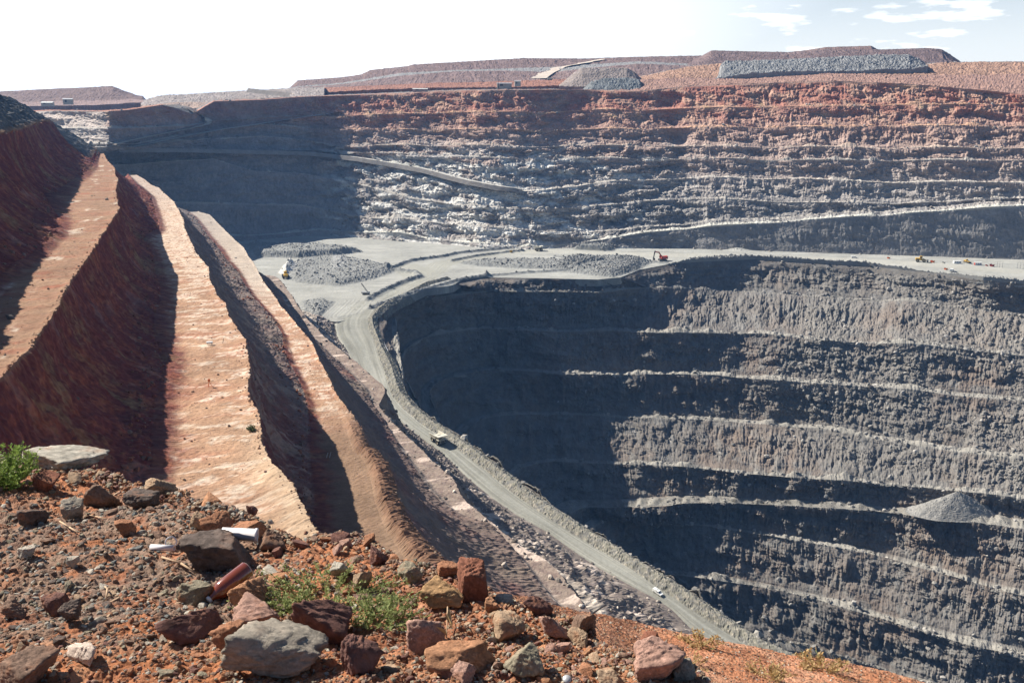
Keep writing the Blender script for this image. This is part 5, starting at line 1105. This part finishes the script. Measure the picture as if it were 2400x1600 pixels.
def leaf_plant(name, label, cat, base, nst, spread, height, nleaf, ll, mat, seed, up=1.0, droop=.0, ell=(1, 1), group=None):
    r = np.random.default_rng(seed); t = thing(name, tuple(base), 0, label, cat, group); V = []; F = []; SV = MB()
    for s_ in range(nst):
        a = r.uniform(0, 2 * np.pi); rad = spread * math.sqrt(r.uniform()); root = np.array([rad * math.cos(a) * ell[0] * .55, rad * math.sin(a) * ell[1] * .55, 0.])
        hgt = height * r.uniform(.45, 1.0) * (1 - .35 * (rad / spread) ** 2); out = np.array([math.cos(a) * ell[0], math.sin(a) * ell[1], 0]) * rad * .75; pts = []
        bend = r.normal(size=3) * .12 * height
        for k in range(7):
            q = k / 6; pts.append(root + out * q ** 1.2 + np.array([0, 0, hgt * up * (q - droop * q * q)]) + bend * q * (1 - q) * 2 + r.normal(size=3) * height * .012)
        for p0, p1 in zip(pts[:-1], pts[1:]): SV.cyl(p0, p1, ll * .05, n=3)
        for j in range(nleaf):
            q = r.uniform(.12, 1.02) * 6; k = min(5, int(q)); p0 = pts[k] + (pts[k + 1] - pts[k]) * (q - k)
            d = r.normal(size=3); d[2] = abs(d[2]) * .6 + .25; d /= np.linalg.norm(d); sd2 = np.cross(d, r.normal(size=3)); sd2 /= np.linalg.norm(sd2) + 1e-6
            l_ = ll * r.uniform(.55, 1.2); w_ = l_ * .20; n0 = len(V); V += [p0, p0 + d * l_ * .5 + sd2 * w_, p0 + d * l_, p0 + d * l_ * .5 - sd2 * w_]; F.append([n0, n0 + 1, n0 + 2, n0 + 3])
    raw_mesh('foliage', V, F, mat, t); SV.build('stems', m_stem, t); return t
g = ground_at(-20, 1150); leaf_plant('bush', 'bright green leafy bush at the left border above the dark wedge shaped rock', 'bush', g + np.array([-.02, 0, -.02]), 130, .30, .40, 60, .028, m_bush, 3, ell=(1.0, .8))
g = ground_at(765, 1395); leaf_plant('weed', 'sprawling pale green weed between the bottle and the big pinkish boulder', 'weed', g, 120, .30, .10, 22, .022, m_weed, 4, ell=(1.35, .8))
g = ground_at(890, 1470); leaf_plant('weed', 'pale green weed with long thin stalks just left of the big pinkish boulder', 'weed', g, 75, .17, .12, 20, .022, m_weed, 5, ell=(1.1, .9))
g = ground_at(668, 1420); leaf_plant('weed', 'small weed tuft behind the reddish pitted rock', 'weed', g, 26, .10, .08, 26, .02, m_weed, 6)
p = bench_at(594, 1008); leaf_plant('bush', 'small dark green shrub on the crest of the second bench', 'bush', p, 26, 1.3, 1.7, 40, .34, leaf_mat('shrub_leaf', (.06, .08, .03), (.10, .13, .05)), 8)
for k, (x, y, s_, lab) in enumerate(((1640, 1512, .35, 'dry brown tuft on the orange slope right of the dark red perched rock'), (1625, 1560, .22, 'small dry tuft near the right end of the rocky lip'), (1925, 1570, .42, 'dry brown tuft low on the middle of the orange slope'), (1800, 1590, .3, 'dry tuft at the bottom border on the orange slope'), (1540, 1550, .15, 'dry brown tuft among the rocks at the right end of the lip'))):
    a_, b_2 = px_of(P_sand); j = np.argmin((a_ - x) ** 2 + (b_2 - y) ** 2); p = P_sand.reshape(-1, 3)[j]
    leaf_plant('dry_tuft', lab, 'grass tuft', p, 30, s_, s_ * .5, 16, s_ * .22, m_dry, 20 + k, group='dry tufts on the orange slope')

# ================================================================== AIR
hb = D.meshes.new('haze'); bmh = bmesh.new(); bmesh.ops.create_cube(bmh, size=1.0); bmh.to_mesh(hb); bmh.free()
hz_o = D.objects.new('haze', hb); COL.objects.link(hz_o); hz_o.scale = (8000, 15000, 730); hz_o.location = (0, 7000, -225)
hm_ = D.materials.new('air'); hm_.use_nodes = True; t = hm_.node_tree; t.nodes.clear()
ho = t.nodes.new('ShaderNodeOutputMaterial'); pv = t.nodes.new('ShaderNodeVolumePrincipled')
pv.inputs['Color'].default_value = (.20, .47, 1, 1); pv.inputs['Density'].default_value = 0.000048; pv.inputs['Anisotropy'].default_value = 0.2
t.links.new(pv.outputs[0], ho.inputs['Volume']); hb.materials.append(hm_); tag(hz_o, kind='stuff')
